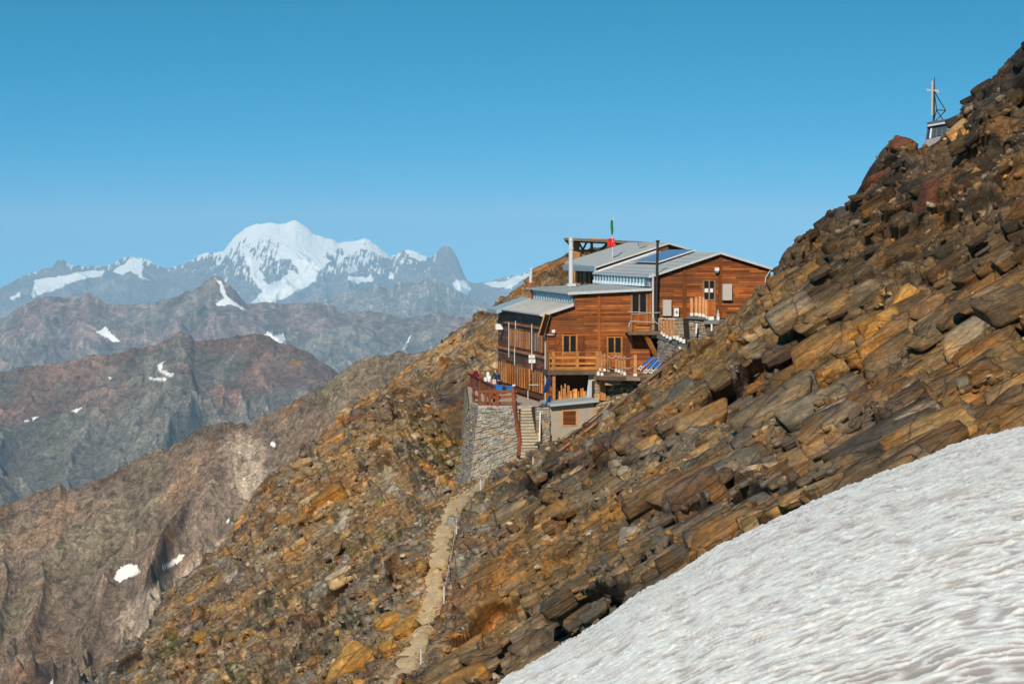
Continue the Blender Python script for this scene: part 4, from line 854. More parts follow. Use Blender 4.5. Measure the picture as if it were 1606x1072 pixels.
# --- chimneys, poles, flag, timber platform ------------------------------------
def col3(px, py, Y): return unp(px, py, Y)
a = fr(832, 462, 15.2); a2 = fr(832, 443, 15.2); a3 = fr(833, 423, 15.2)
T = Thing('stovepipe', 'rusty stovepipe with a pale upper half standing on the left low roof', 'chimney', (a[0], 15.2, a[1] - .2))
T.part('lower_pipe', MB().tube([(a[0], 15.2, a[1] - .2), (a2[0], 15.2, a2[1])], .13, 10), 'rust'); T.part('upper_pipe', MB().tube([(a2[0], 15.2, a2[1] + .001), (a3[0], 15.2, a3[1])], .11, 10), 'steel'); T.part('cap', MB().tube([(a3[0], 15.2, a3[1]), (a3[0], 15.2, a3[1] + .12)], [.16, .05], 10), 'steel')
b0, b1 = fr(895.5, 446, 12), fr(896.5, 372.5, 12)
T = Thing('flue', 'tall pale metal flue rising from the middle of the flat roof', 'chimney', (b0[0], 12, b0[1] - .1))
T.part('pipe', MB().tube([(b0[0], 12, b0[1] - .1), (b0[0], 12, b1[1])], .16, 12), 'steel'); T.part('collar', MB().tube([(b0[0], 12, fr(0, 391, 12)[1]), (b0[0], 12, fr(0, 388, 12)[1])], .20, 12).tube([(b0[0], 12, b1[1] - .25), (b0[0], 12, b1[1] - .19)], .19, 12), 'trim'); T.part('base', MB().box(b0[0] - .3, b0[0] + .3, 11.7, 12.3, b0[1] - .12, b0[1] + .07), 'trim')
p0, p1 = fr(1028.5, 522, -.35), fr(1031.5, 379, -.35)
single('dark_pole', MB().tube([(p0[0], -.35, p0[1] - .1), (p1[0], -.35, p1[1])], [.105, .085], 8).tube([(p1[0], -.35, p1[1] - .05), (p1[0], -.35, p1[1] + .1)], .13, 8), 'black', 'tall dark pole standing where the lower and upper huts meet', 'pole')
f0, f1 = fr(960.5, 396, 22), fr(961.5, 338, 22)
T = Thing('flagpole', 'thin flagpole above the rear roof with a limp green and red flag', 'flagpole', (f0[0], 22, f0[1] - .6))
T.part('pole', MB().tube([(f0[0], 22, f0[1] - .6), (f1[0], 22, f1[1])], .035, 6), 'steel')
def cloth(px0, px1, y0, y1, t, seed, lean=0):
    mb = MB(); r = random.Random(seed); n, m = 5, 7; vs = []; fs = []
    for j in range(m):
        for i in range(n):
            u_, w_ = i / (n - 1), j / (m - 1); wdt = (.25 + .75 * math.sin(math.pi * min(1, w_ + .12)) ** .7) if lean else 1
            px = (px0 + px1) / 2 + (u_ - .5) * (px1 - px0) * wdt; s_, z_ = fr(px, lerp(y0, y1, w_), t); vs.append((s_, t + .09 * math.sin(u_ * 9 + seed) + .04 * math.sin(w_ * 6), z_))
    for j in range(m - 1):
        for i in range(n - 1): fs.append((j * n + i, (j + 1) * n + i, (j + 1) * n + i + 1, j * n + i + 1))
    N = len(vs); vs += [(x, y + .02, z) for x, y, z in vs]; fs += [tuple(k + N for k in f[::-1]) for f in fs]; return mb.add(vs, fs)
T.part('green_flag_field', cloth(957.8, 961.2, 345, 368, 21.9, 1, 1), 'flagg'); T.part('red_flag_field', cloth(953, 963.5, 374, 387, 21.9, 2), 'redc')

YP = 226.0
P = Thing('timber_platform', 'open timber platform on braced posts behind the roofs', 'platform', col3(960, 430, YP), world=True)
def wb(mb, x0, y0, x1, y1, w=.2, dy=0.0, t=1.0): return mb.bar(col3(x0, y0, YP + dy), col3(x1, y1, YP + dy), w, w, t)
mb = MB()
q = [col3(884, 373.5, YP - 2.5), col3(1046, 381.5, YP - 5), col3(1043, 380.5, YP + 4), col3(890, 373, YP + 4)]
mb.slab(q, .16, .55); P.part('deck', mb, 'old')
mb = MB()
for x0, y0, x1, y1 in ((886, 377, 1043, 384.5),): wb(mb, x0, y0, x1, y1, .24, -1.6, .45); wb(mb, x0 + 4, y0, x1, y1, .24, 2, .45)
for k in range(12): x = 890 + k * 13.5; yb = 376.5 + k * .66; mb.bar(col3(x, yb, YP - 2.3), col3(x, yb, YP + 3.5), .14, .18, .6)
P.part('joist', mb, 'old')
for x0, y0, x1, y1, w_ in ((904, 378, 905, 446, .5), (928, 376, 928, 402, .22), (957, 378, 926, 408, .22), (887, 376, 901, 393, .16), (907, 378, 916, 396, .16), (921, 378, 914, 392, .16), (912, 393, 926, 393, .2), (905, 393, 935, 393, .18), (912, 396, 922, 408, .18), (902, 404, 902, 446, .25), (941, 376, 958, 377, .2), (924, 376, 951, 377, .25)):
    P.part('post' if abs(x0 - x1) < 2 else 'brace', wb(MB(), x0, y0, x1, y1, w_, -1.2 if x0 > 903 else 0, 1.0), 'timber')
mb = MB()
for k in range(5): wb(mb, 908, 418 + k * 6, 916, 418 + k * 6, .07, -2)
wb(mb, 908, 412, 908, 448, .08, -2); wb(mb, 916, 412, 916, 448, .08, -2)
single('ladder', mb, 'pale', 'small pale ladder under the timber platform left of the rear hut', 'ladder', world=True)
single('white_post', MB().bar(col3(917.5, 420, 215), col3(917.5, 446, 215), .3, .2), 'trim', 'pale post beside the dark wall of the rear hut', 'post', world=True)

# --- solar panels hanging on the corner ----------------------------------------
def tilted_panel(name, label, pts, t, mat, frame, grid=None):
    """pts: bottom-left, bottom-right, top-right, top-left in photo pixels with depths t"""
    c = [(*((lambda r: (r[0], tt, r[1]))(fr(px, py, tt))),) for (px, py), tt in zip(pts, t)]
    T = Thing(name, label, 'solar panel', c[0]); mb = MB(); q = [Vector(p) for p in c]; n = (q[1] - q[0]).cross(q[3] - q[0]).normalized() * .04
    mb.hexa([p + n for p in q] + [p - n for p in q]); T.part('glass', mb, mat)
    f = MB()
    for i in range(4): f.bar(q[i], q[(i + 1) % 4], .07, .1)
    if grid:
        for k in range(1, grid): f.bar(q[0].lerp(q[3], k / grid), q[1].lerp(q[2], k / grid), .035, .09)
        f.bar(q[0].lerp(q[1], .5), q[3].lerp(q[2], .5), .035, .09)
    T.part('frame', f, frame); return T
tilted_panel('solar_panel', 'narrow cream framed slatted panel tilted off the upper left corner of the lower hut', [(845, 526), (852, 526), (862, 494), (854.5, 493)], (-.9, -.6, -.3, -.5), 'core', 'pale', 12)
tilted_panel('solar_panel', 'dark blue solar panel hanging beside the storage opening', [(852, 615), (860, 613), (866, 588), (862.5, 586)], (-2.2, -1.9, -1.3, -1.5), 'pvd', 'pvd')
tilted_panel('solar_panel', 'second dark blue solar panel lower down at the corner of the concrete shed', [(853, 643), (859, 641), (865, 620), (861, 622)], (-3.2, -3.0, -2.4, -2.6), 'pvd', 'pvd')
# ------------------------------------------------------------------ walls, decks, stairs
def P3(px, py, Y): return w2l(unp(px, py, Y))              # photo pixel at distance Y, in hut coordinates
def yz(py, z): return -z * F / (py - HY)                    # distance at which height z shows at photo row py
def stonewall(name, label, bl, br, tr, tl, course=.2, thick=.5, tones=((1, .98, .93),), base=(.27, .245, .21), seed=0, back=.12, var=.35, extra=None):
    """a quad of dry-stone masonry: real stones in courses over a dark backing; corners in hut coordinates"""
    bl, br, tr, tl = map(Vector, (bl, br, tr, tl)); r = random.Random(seed)
    T = Thing(name, label, 'stone wall', tuple(bl)); n = (br - bl).cross(tl - bl).normalized()
    if n.y > 0: n = -n
    ins = -n * back; dp = Vector((0, thick, 0)) if abs(n.y) > .5 else Vector((thick, 0, 0))
    c = [bl + ins, br + ins, br + ins + dp, bl + ins + dp, tl + ins, tr + ins, tr + ins + dp, tl + ins + dp]
    T.part('core', MB().hexa(c), 'mort'); mb = MB()
    H_ = ((tl - bl).length + (tr - br).length) / 2; W = ((br - bl).length + (tr - tl).length) / 2; v = 0.0
    while v < .999:
        dv = min(course * r.uniform(.7, 1.35) / H_, 1 - v); u = -r.uniform(0, .3) * course / W
        if dv * H_ < .05: break
        while u < 1:
            du = course * r.uniform(1.1, 3.2) / W; u0, u1 = max(u, 0), min(u + du, 1); u += du
            if (u1 - u0) * W < .04: continue
            g = .012; a0, a1, b0, b1 = u0 + g / W, u1 - g / W, v + g / H_, v + dv - g / H_
            def q(a, b): return bl.lerp(br, a).lerp(tl.lerp(tr, a), b)
            j = lambda: r.uniform(-.018, .018); pr = n * r.uniform(-.03, .06); f_ = [q(a0, b0 + j() / H_), q(a1, b0 + j() / H_), q(a1, b1 + j() / H_), q(a0, b1 + j() / H_)]
            fr_ = [p + pr * (1 + .3 * r.uniform(-1, 1)) for p in f_]; bk = [p + ins * 1.3 for p in f_]
            t_ = r.choice(tones); k = 1 + r.uniform(-var, var); o_ = r.random()
            cc = tuple(base[i] * t_[i] * k * ((1.25, .85, .55)[i] if o_ < .07 else 1) for i in range(3))
            mb.hexa([bk[0], bk[1], fr_[1], fr_[0], bk[3], bk[2], fr_[2], fr_[3]][:4] + [bk[3], bk[2], fr_[2], fr_[3]], cc)
        v += dv
    T.part('stones', mb, 'stone'); return T
ZT = -10.4                                                # lower terrace floor
A1, A2 = P3(751, 637, 184.1), P3(814, 640, 183.6); B1, B2 = P3(733, 776, 179.3), P3(817, 726, 180.2)
gt = ((1, .98, .93), (1.15, 1.08, .95), (.85, .84, .84), (1.05, .95, .78))
stonewall('terrace_wall', 'battered dry stone retaining wall under the lower terrace, at the top of the footpath', (B1[0], B1[1], B1[2] - .4), (B2[0], B2[1], B2[2] - .4), (A2[0], A2[1], ZT), (A1[0], A1[1], ZT), .16, 1.5, gt, (.28, .262, .232), 4, .12, .26)
L1 = P3(737, 632, 187.9); L2 = P3(711, 768, 183.2)
stonewall('terrace_wall', 'narrow shaded stone wall turning the left corner of the lower terrace', (L2[0], L2[1], L2[2] - .4), (B1[0] - .02, B1[1], B1[2] - .4), (A1[0] - .02, A1[1], ZT - .01), (L1[0], L1[1], ZT - .01), .2, 1.2, gt, (.24, .22, .20), 6)
L3 = w2l((-3.3, 209.5, 0))
stonewall('terrace_wall', 'long low stone wall carrying the far left edge of the lower terrace', (L3[0] - .5, L3[1], ZT - 3), (L1[0] - .3, L1[1], ZT - 2.6), (L1[0], L1[1], ZT - .02), (L3[0], L3[1], ZT - .02), .25, 1.0, gt, (.25, .21, .17), 7)
T = Thing('lower_terrace', 'lower terrace floor of flagstones along the long side of the hut', 'terrace', (A1[0], A1[1], ZT))
fl = [(A1[0] - .05, A1[1] - .05, ZT + .06), (A2[0] + .1, A2[1], ZT + .06), (P3(845, 640, 184)[0], -1.8, ZT + .06), (0.0, -.2, ZT + .06), (-.02, LEN, ZT + .06), (L3[0], L3[1], ZT + .06), (L1[0] - .05, L1[1], ZT + .06)]
n = len(fl); T.part('floor', MB().add(fl + [(x, y, z - .2) for x, y, z in fl], [tuple(range(n)), tuple(range(2 * n - 1, n - 1, -1))] + [(i, i + n, (i + 1) % n + n, (i + 1) % n) for i in range(n)], 1.15), 'conc')
# stairs
T = Thing('stone_stairs', 'steep pale stone stairs between the terrace wall and the concrete shed', 'stairs', P3(831, 718, 180)); r = random.Random(2)
NS = 17; y0s, y1s = 179.9, 184.3; z0s, z1s = (HY - 718) / F * 179.9, ZT + .06
for k in range(NS):
    Yk = lerp(y0s, y1s, k / NS); zk = lerp(z0s, z1s, (k + 1) / NS); a = P3(816.5, 700, Yk)[0]; b = P3(845 - 1.5 * (1 - k / NS), 700, Yk)[0]; t0 = P3(830, 700, Yk)[1]
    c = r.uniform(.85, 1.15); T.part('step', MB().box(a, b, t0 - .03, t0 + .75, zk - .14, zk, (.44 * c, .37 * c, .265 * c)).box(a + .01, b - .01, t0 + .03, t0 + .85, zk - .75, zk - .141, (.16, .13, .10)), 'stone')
q0, q1, q2 = P3(846, 712, 180.6), P3(863, 702, 181.4), P3(863, 640, 184)
stonewall('stair_wall', 'grey stone cheek wall on the right of the stone stairs', (q0[0], q0[1] + .4, q0[2] - .3), (q1[0] + .05, q1[1] + .3, q1[2] - .2), (q1[0] + .1, q0[1] + 1.5, ZT + .05), (q0[0] + .05, q0[1] + 1.5, ZT + .05), .17, 1.5, gt, (.30, .27, .225), 9)
pts = [P3(x, y, Y) for x, y, Y in ((805, 610, 183.9), (807, 640, 183.3), (811, 665, 182.3), (815.5, 692, 181.0), (813, 716, 180.0))]
single('log_newel', MB().tube(pts, [.13, .14, .15, .14, .13], 8), 'redw', 'bent red brown log rising beside the stone stairs up to the terrace railing', 'log')
pts = [P3(x, y, Y) for x, y, Y in ((845, 708, 180.3), (846.5, 672, 181.2), (847.5, 646, 182), (838, 639, 183.4), (829, 636, 184.2))]
single('handrail', MB().tube(pts, .045, 6), 'white', 'white handrail pole on the right side of the stone stairs', 'handrail')
# railing of the lower terrace
T = Thing('terrace_railing', 'red brown wooden railing on the near end of the lower terrace', 'railing', (A1[0], A1[1], ZT))
for x, y0, y1, Y in ((752, 611, 640, 184.6), (762, 614, 643, 184.2), (768, 613, 637, 184.2), (780.5, 612, 645, 183.9), (743, 606, 632, 187.8)):
    a, b = P3(x, y0, Y), P3(x, y1, Y); T.part('post', MB().bar(a, b, .17), 'redw')
for a, b in (((752, 614, 184.5), (811, 613.5, 183.9)), ((770, 623, 184.3), (811, 621.5, 183.9)), ((752, 632.5, 184.5), (811, 631, 183.9)), ((741, 606, 188.5), (753, 613, 184.5)), ((741, 619, 188.5), (753, 626, 184.5))):
    T.part('rail', MB().bar(P3(*a), P3(*b), .1, .17), 'redw')
T = Thing('plank_fence', 'orange brown plank fence along the far left edge of the lower terrace', 'fence', (L3[0], L3[1], ZT)); r = random.Random(4)
fa, fb = Vector(P3(736, 585, 209)), Vector(P3(774, 605, 190.5)); N = 46
mb = MB()
for k in range(N):
    p = fa.lerp(fb, k / N); q = fa.lerp(fb, (k + .8) / N); mb.hexa([(p.x, p.y, ZT), (q.x, q.y, ZT), (q.x + .04, q.y, ZT), (p.x + .04, p.y, ZT), (p.x, p.y, ZT + .95), (q.x, q.y, ZT + .95 + r.uniform(-.03, .03)), (q.x + .04, q.y, ZT + .95), (p.x + .04, p.y, ZT + .95)], r.uniform(.6, 1.3))
T.part('boards', mb, 'redw'); T.part('top_rail', MB().bar((fa.x, fa.y, ZT + 1.0), (fb.x, fb.y, ZT + 1.0), .16, .08, .5), 'redw')
for k in range(9): p = fa.lerp(fb, k / 8); T.part('post', MB().box(p.x + .05, p.x + .18, p.y - .07, p.y + .07, ZT, ZT + 1.0), 'redw')
# upper deck in front of the main house
T = Thing('upper_deck', 'wooden deck on posts in front of the lower hut doors', 'deck', (0, -1.55, -8.3))
sL, sM = fr(861, 580, -1.5)[0], fr(938, 580, -1.5)[0]
T.part('floor', MB().box(sL, sM, -1.55, -.09, ZD - .09, ZD, 1.0), 'timber'); T.part('edge_beam', MB().box(sL, sM, -1.62, -1.552, ZD - .30, ZD + .02, .42).box(sL - .1, sL - .001, -1.62, -.1, ZD - .30, ZD + .02, .42), 'old')
zR2 = -8.3; e = [P3(x, y, yz(y, zR2)) for x, y in ((936, 589.5), (1004, 591.5), (1046, 576.5))]
fl = [(e[0][0], e[0][1], zR2), (e[1][0], e[1][1], zR2), (e[2][0] + .2, max(-2.5, -2.5), zR2), (e[2][0] + .2, -.09, zR2), (sM + .02, -.09, zR2)]; n = len(fl)
T.part('side_floor', MB().add(fl + [(x, y, z - .22) for x, y, z in fl], [tuple(range(n)), tuple(range(2 * n - 1, n - 1, -1))] + [(i, i + n, (i + 1) % n + n, (i + 1) % n) for i in range(n)]), 'old')
T.part('joist', MB().bar((e[0][0] - .1, e[0][1] - .06, zR2 - .12), (e[1][0] + .3, e[1][1] - .06, zR2 - .12), .12, .24, .35), 'old')
for px, t_ in ((868.5, -1.4), (934, -1.4)): a = fr(px, 590, t_)[0]; T.part('post', MB().box(a - .09, a + .09, t_ - .09, t_ + .09, -10.1, ZD - .09), 'timber')
a = fr(945, 600, -4.2); T.part('post', MB().box(a[0] - .17, a[0] + .17, -4.4, -4.05, -9.9, zR2 - .22, 1.1), 'timber')
T = Thing('deck_railing', 'honey coloured wooden railing of the deck before the lower doors', 'railing', (sL, -1.5, ZD))
zt_, zm_, zl_ = [fr(900, y, -1.5)[1] for y in (552, 560.5, 570)]
for px in (868, 905.5, 936.5): a = fr(px, 560, -1.5)[0]; T.part('post', MB().box(a - .1, a + .1, -1.5, -1.32, ZD, zt_ + .04), 'timber')
for z_, w_, tt in ((zt_, .07, .75), (zm_, .16, 1.25), (zl_, .14, 1.1), (ZD + .12, .2, 1.0)): T.part('rail', MB().box(sL + .05, sM + .05, -1.47, -1.40, z_ - w_ / 2, z_ + w_ / 2, tt), 'timber')
T.part('side_panel', MB().box(sL + .02, sL + .09, -1.4, -.12, ZD, zt_, .8), 'timber')
# storage bay
single('storage_shade_panel', MB().box(fr(869, 0)[0], fr(932, 0)[0], -.03, .028, -10.1, -8.38, .45), 'dark', 'dark panel standing in for shade inside the open storage bay under the deck', 'storage bay')  # flat dark wood panel, standing in for the bay's shaded depth
T = Thing('stacked_firewood', 'upright orange planks and offcuts stacked in the storage bay', 'firewood', (fr(870, 0)[0], -.6, -10.05)); r = random.Random(8); mb = MB(); x = fr(872, 620, -.8)[0]; xe = fr(921, 620, -.8)[0]
while x < xe:
    w_ = r.uniform(.07, .2); h_ = r.uniform(.55, .95) if r.random() < .8 else r.uniform(.9, 1.2); t_ = -.8 + r.uniform(-.15, .15); mb.bar((x, t_, -10.05), (x + r.uniform(-.05, .05), t_ + .15, -10.05 + h_), w_, .06, r.uniform(.7, 1.7)); x += w_ + r.uniform(.0, .03)
T.part('planks', mb, 'timber')
a, b = fr(920, 590, -1.2), fr(932, 628, -1.2)
single('leaning_sheet', MB().slab([(a[0] - .1, -1.5, -10.02), (b[0], -1.6, -10.02), (b[0] + .25, -1.1, -8.4), (a[0] + .2, -1.0, -8.4)], .05), 'slabm', 'grey sheet leaning at the right side of the storage bay', 'sheet')
# concrete shed
t_s = -3.7
sx0, sx1 = fr(862.5, 660, t_s)[0], fr(932, 660, t_s)[0]; S_ = Thing('concrete_shed', 'small bare concrete shed with a wooden shutter right of the stone stairs', 'shed', (sx0, t_s, -13.2))
o_ = opening(883, 903, 644.5, 666, t_s); zr1, zr2 = fr(863, 632, t_s)[1], fr(935, 626, t_s)[1]
S_.part('wall', MB().hexa([(sx0, t_s, -13.6), (sx1, t_s, -13.6), (sx1, -.3, -13.6), (sx0, -.3, -13.6), (sx0, t_s, zr1 - .1), (sx1, t_s, zr2 - .15), (sx1, -.3, zr2 - .15), (sx0, -.3, zr1 - .1)]), 'conc')
S_.part('roof', MB().slab([(sx0 - .06, t_s - .45, zr1 - .03), (sx1 + .22, t_s - .45, zr2 + .02), (sx1 + .22, -.2, zr2 + .04), (sx0 - .06, -.2, zr1)], .17), 'slabm')
f = MB().box(o_[0] - .07, o_[0], t_s - .05, t_s + .01, o_[2] - .07, o_[3] + .07).box(o_[1], o_[1] + .07, t_s - .05, t_s + .01, o_[2] - .07, o_[3] + .07).box(o_[0], o_[1], t_s - .048, t_s + .01, o_[3], o_[3] + .07).box(o_[0], o_[1], t_s - .048, t_s + .01, o_[2] - .07, o_[2])
fo = S_.part('window', f, 'pale'); p = MB()
for k in range(7): z_ = lerp(o_[2], o_[3], k / 7); p.box(o_[0], o_[1], t_s - .02 - .004 * (k % 2), t_s - .001, z_ + .004, lerp(o_[2], o_[3], (k + 1) / 7), (.45, .6, .38, .5, .7, .42, .5)[k])
S_.part('shutter', p, 'siding', fo)
# dry stones and timber right of the shed, under the side deck
stonewall('dry_stone_pile', 'rough brown dry stone stack under the right hand deck', P3(931, 668, 182.4), P3(992, 640, 180.2), P3(1000, 597, 181.4), P3(933, 598, 183.2), .16, 2.0, ((1, .9, .75), (1.3, 1.1, .85), (.7, .65, .6)), (.27, .21, .145), 12, .25, .45)
for k, (x0, y0, x1, y1) in enumerate(((949, 597, 975, 596.5), (949, 602, 973, 601.5))): single('stacked_board', MB().bar(P3(x0, y0, 181.0), P3(x1, y1, 181.0), .3, .14, 1.5), 'old', ('upper' if k == 0 else 'lower') + ' of two pale boards stacked under the right hand deck', 'board')
# posts with white feet
def wpost(px, yt, yb, Y, label, group, w_=.15, feet=True, mat='pale', tone=1.0):
    a, b = Vector(P3(px, yb, Y)), Vector(P3(px + rnd.uniform(-.6, .6), yt, Y)); T = Thing('wooden_post', label, 'post', tuple(a), group)
    k = .15 if feet else 0.0; T.part('shaft', MB().bar(a.lerp(b, k), b, w_, w_, tone), mat)
    if feet: T.part('foot', MB().bar(a, a.lerp(b, k), w_ + .025, w_ + .025), 'white')
    return T
g1 = 'rope posts on the deck'
for i, (x, yt, yb, Y) in enumerate(((941.5, 551, 581.5, 185.3), (948, 554, 582, 185.2), (954.5, 557, 583, 184.8), (966, 553, 582.5, 185.0), (970.5, 556, 584, 184.2), (975, 558, 586, 183.3), (979.5, 557.5, 588, 182.5), (938, 553, 588, 182.4), (944, 556, 589.5, 181.8))):
    wpost(x, yt, yb, Y, 'honey coloured slim post with a white foot on the right hand deck', g1, .13, tone=.8)
wpost(996, 556, 591, 181.2, 'thickest honey coloured post with a white foot at the front corner of the deck', g1, .19)
for i, (x, yt, yb, Y) in enumerate(((1038, 499, 524, 185.3), (1041, 500, 527, 184.8), (1046, 499, 530, 184), (1051, 500, 532.5, 183.4), (1057, 501, 531, 183.6))):
    wpost(x, yt, yb, Y, 'orange post with a white foot on the sloping parapet', 'orange posts on the sloping parapet', .13, tone=.85)
for x, yb in ((1062, 533), (1067, 535.5), (1072, 538)): a = P3(x, yb, 182.6); single('white_stub', MB().box(a[0] - .09, a[0] + .09, a[1] - .09, a[1] + .09, a[2], a[2] + .26), 'white', 'short empty white post foot at the low end of the sloping parapet', 'post foot', 'empty white post feet')
for i, (x, yt, yb) in enumerate(((1084.5, 467, 495), (1091.5, 465.5, 495), (1097, 464.5, 496), (1102.5, 466, 497), (1107, 470, 500))):
    wpost(x, yt, yb, 185.2, 'pale peach coloured post with a white foot before the gabled hut', 'pale posts before the gabled hut', .16, tone=1.25)
single('rail', MB().bar(P3(1035, 499, 184.6), P3(1060, 500, 184.6), .06), 'trim', 'thin pale rail across the orange posts beside the dark pole', 'rail')
def sag(name, pts, r_, label, mat='wrope', world=False, sagm=.12, grp=None):
    out_ = []
    for a, b in zip(pts, pts[1:]):
        a, b = Vector(a), Vector(b)
        for k in range(7): u_ = k / 7; p = a.lerp(b, u_); p.z -= sagm * 4 * u_ * (1 - u_); out_.append(p)
    out_.append(Vector(pts[-1])); return single(name, MB().tube(out_, r_, 5), mat, label, 'rope', grp, world)
sag('rope', [P3(939, 556, 182.3), P3(954.5, 560, 184.6), P3(966, 558, 184.8), P3(979.5, 561, 182.3), P3(996, 557.5, 181.1)], .028, 'upper slack rope strung between the deck posts', sagm=.1)
sag('rope', [P3(944, 571, 181.7), P3(954.5, 576, 184.6), P3(979.5, 577, 182.3), P3(996, 572, 181.1)], .028, 'lower slack rope strung between the deck posts', sagm=.12)
# balcony
zB = fr(1000, 519.5, -1.3)[1]; T = Thing('balcony', 'small wooden balcony at the upper door of the lower hut', 'balcony', (fr(986, 0)[0], -1.3, zB - .2))
bs0, bs1 = fr(985.5, 520, -1.3)[0], fr(1035, 520, -1.3)[0]
T.part('floor', MB().box(bs0, bs1, -1.3, -.09, zB - .12, zB, 1.0), 'old'); T.part('edge_beam', MB().box(bs0 - .02, bs1, -1.38, -1.302, zB - .22, zB + .02, .6), 'old')
T.part('brace', MB().bar((fr(1012, 525, -1.1)[0], -1.1, zB - .15), (fr(1030, 560, -.4)[0], -.5, fr(1030, 561, -.4)[1]), .24), 'timber'); T.part('brace', MB().bar((fr(988, 525, -1.1)[0], -1.1, zB - .15), (fr(993, 541, -.1)[0], -.12, fr(993, 541, -.1)[1]), .2, t=.5), 'old')
T.part('post', MB().box(bs0 + .02, bs0 + .12, -1.28, -1.18, zB, zB + .55), 'old'); a = fr(997, 512, -1.0)[0]; b = fr(1018, 512, -1.0)[0]; T.part('kick_board', MB().box(a, b, -1.05, -1.0, zB + .18, zB + .32, 1.3).box(a, b, -1.05, -1.0, zB + .02, zB + .10, 1.3), 'timber'); T.part('end_board', MB().box(a - .14, a - .02, -1.1, -.9, zB, zB + .75, .8), 'timber')
sag('rope', [(bs0, -1.3, fr(0, 491.5, -1.3)[1]), (bs0 + .5, -1.3, fr(0, 493, -1.3)[1]), (bs1, -1.3, fr(0, 494, -1.3)[1])], .03, 'upper pale rope across the small balcony', sagm=.03)
sag('rope', [(bs0 + .02, -1.3, fr(0, 518, -1.3)[1]), (bs0 + .12, -1.3, fr(0, 507.5, -1.3)[1]), (bs1 - .3, -1.3, fr(0, 509, -1.3)[1]), (bs1 + .25, -1.3, fr(0, 517, -1.3)[1])], .035, 'lower pale rope across the small balcony', sagm=.03)
# walls beside the annex
grey_t = ((1, 1, 1), (1.2, 1.15, 1.1), (.75, .75, .76))
w1 = [P3(1030, 575, 185), P3(1076, 572, 181.6), P3(1076, 544, 182.2), P3(1032, 528, 185.3)]
stonewall('parapet_wall', 'grey rough stone wall right of the balcony brace', *w1, .13, 1.6, grey_t, (.21, .19, .165), 21, .12, .3)
single('coping', MB().hexa([P3(1030, 530, 185.2), P3(1078, 547, 182), P3(1080, 543.5, 183.2), P3(1034, 529, 186.1), P3(1030, 525.5, 185.2), P3(1078, 542.5, 182), P3(1080, 540.5, 183.2), P3(1034, 524.5, 186.1)], .35), 'slabm', 'dark sloping coping slab on the grey stone wall', 'coping')
zP = fr(1080, 530, -1)[1]
T = single('earth_ledge', MB().hexa([(fr(1036, 0)[0], -4.0, zP - 1.2), (fr(1098, 0)[0], -4.0, zP - 1.2), (fr(1100, 0)[0], .1, zP - 1.2), (fr(1036, 0)[0], .1, zP - 1.2), (fr(1045, 0)[0], -3.3, zP - .3), (fr(1098, 0)[0], -3.3, zP - .3), (fr(1100, 0)[0], .1, zP + .06), (fr(1036, 0)[0], .1, zP + .06)]), 'earth', 'packed earth ledge between the two stone walls', 'earth ledge')
stonewall('foundation_wall', 'pale stone foundation under the gabled hut', P3(1022, 530, 186.9), P3(1180, 532, 188.6), P3(1180, 498, 188.6), P3(1022, 498, 186.9), .2, .6, gt, (.33, .285, .22), 22, .1, .25)
w2 = [P3(1082, 532, 184.6), P3(1132, 534, 184.8), P3(1130, 503, 185.0), P3(1080, 499, 184.8)]
stonewall('stone_wall', 'stone wall carrying the pale posts before the gabled hut', *w2, .15, 1.6, gt, (.24, .21, .17), 23, .14, .35)
single('coping', MB().hexa([P3(1078, 499.5, 184.6), P3(1107, 501.5, 184.6), P3(1107, 500, 186), P3(1078, 498, 186), P3(1078, 495.5, 184.6), P3(1107, 497.5, 184.6), P3(1107, 496.5, 186), P3(1078, 494.5, 186)], .3), 'slabm', 'dark slab under the pale posts', 'coping')
single('coping', MB().hexa([P3(1104, 508, 184.4), P3(1131, 508, 184.4), P3(1131, 504, 186.6), P3(1104, 504, 186.6), P3(1104, 503, 184.4), P3(1131, 503, 184.4), P3(1131, 500.5, 186.6), P3(1104, 500.5, 186.6)], .5), 'slabm', 'grey slab step right of the pale posts', 'coping')
for i, (x, y0, y1, w_) in enumerate(((1114, 496, 501.5, .42), (1126, 496.5, 501.5, .15))): a = P3(x, y1, 185.6); single('white_block', MB().box(a[0] - w_ / 2, a[0] + w_ / 2, a[1] - .1, a[1] + .1, a[2], a[2] + .22), 'white', ('wide' if i == 0 else 'narrow') + ' white block on the slab below the gabled hut door', 'block')
a = P3(1126.3, 496, 186.2); single('lantern', MB().tube([(a[0], a[1], a[2] - .1), (a[0], a[1], a[2] + .15), (a[0], a[1], a[2] + .22), (a[0], a[1], a[2] + .42)], [.1, .1, .04, .03], 8), 'steel', 'small grey lantern on the wall below the gabled hut', 'lantern')
for i, (x, y0, y1, Y, lb) in enumerate(((1116, 508, 528, 184.1, 'thin white stake in front of the upper stone wall'), (1066, 543, 565, 181.6, 'thin white stake at the right end of the grey parapet wall'), (1091.5, 507, 523, 184.2, 'short pale stake leaning on the upper stone wall'))): single('white_stake', MB().bar(P3(x, y1, Y), P3(x + (1 if i == 2 else 0), y0, Y), .09), 'whitec', lb, 'stake')
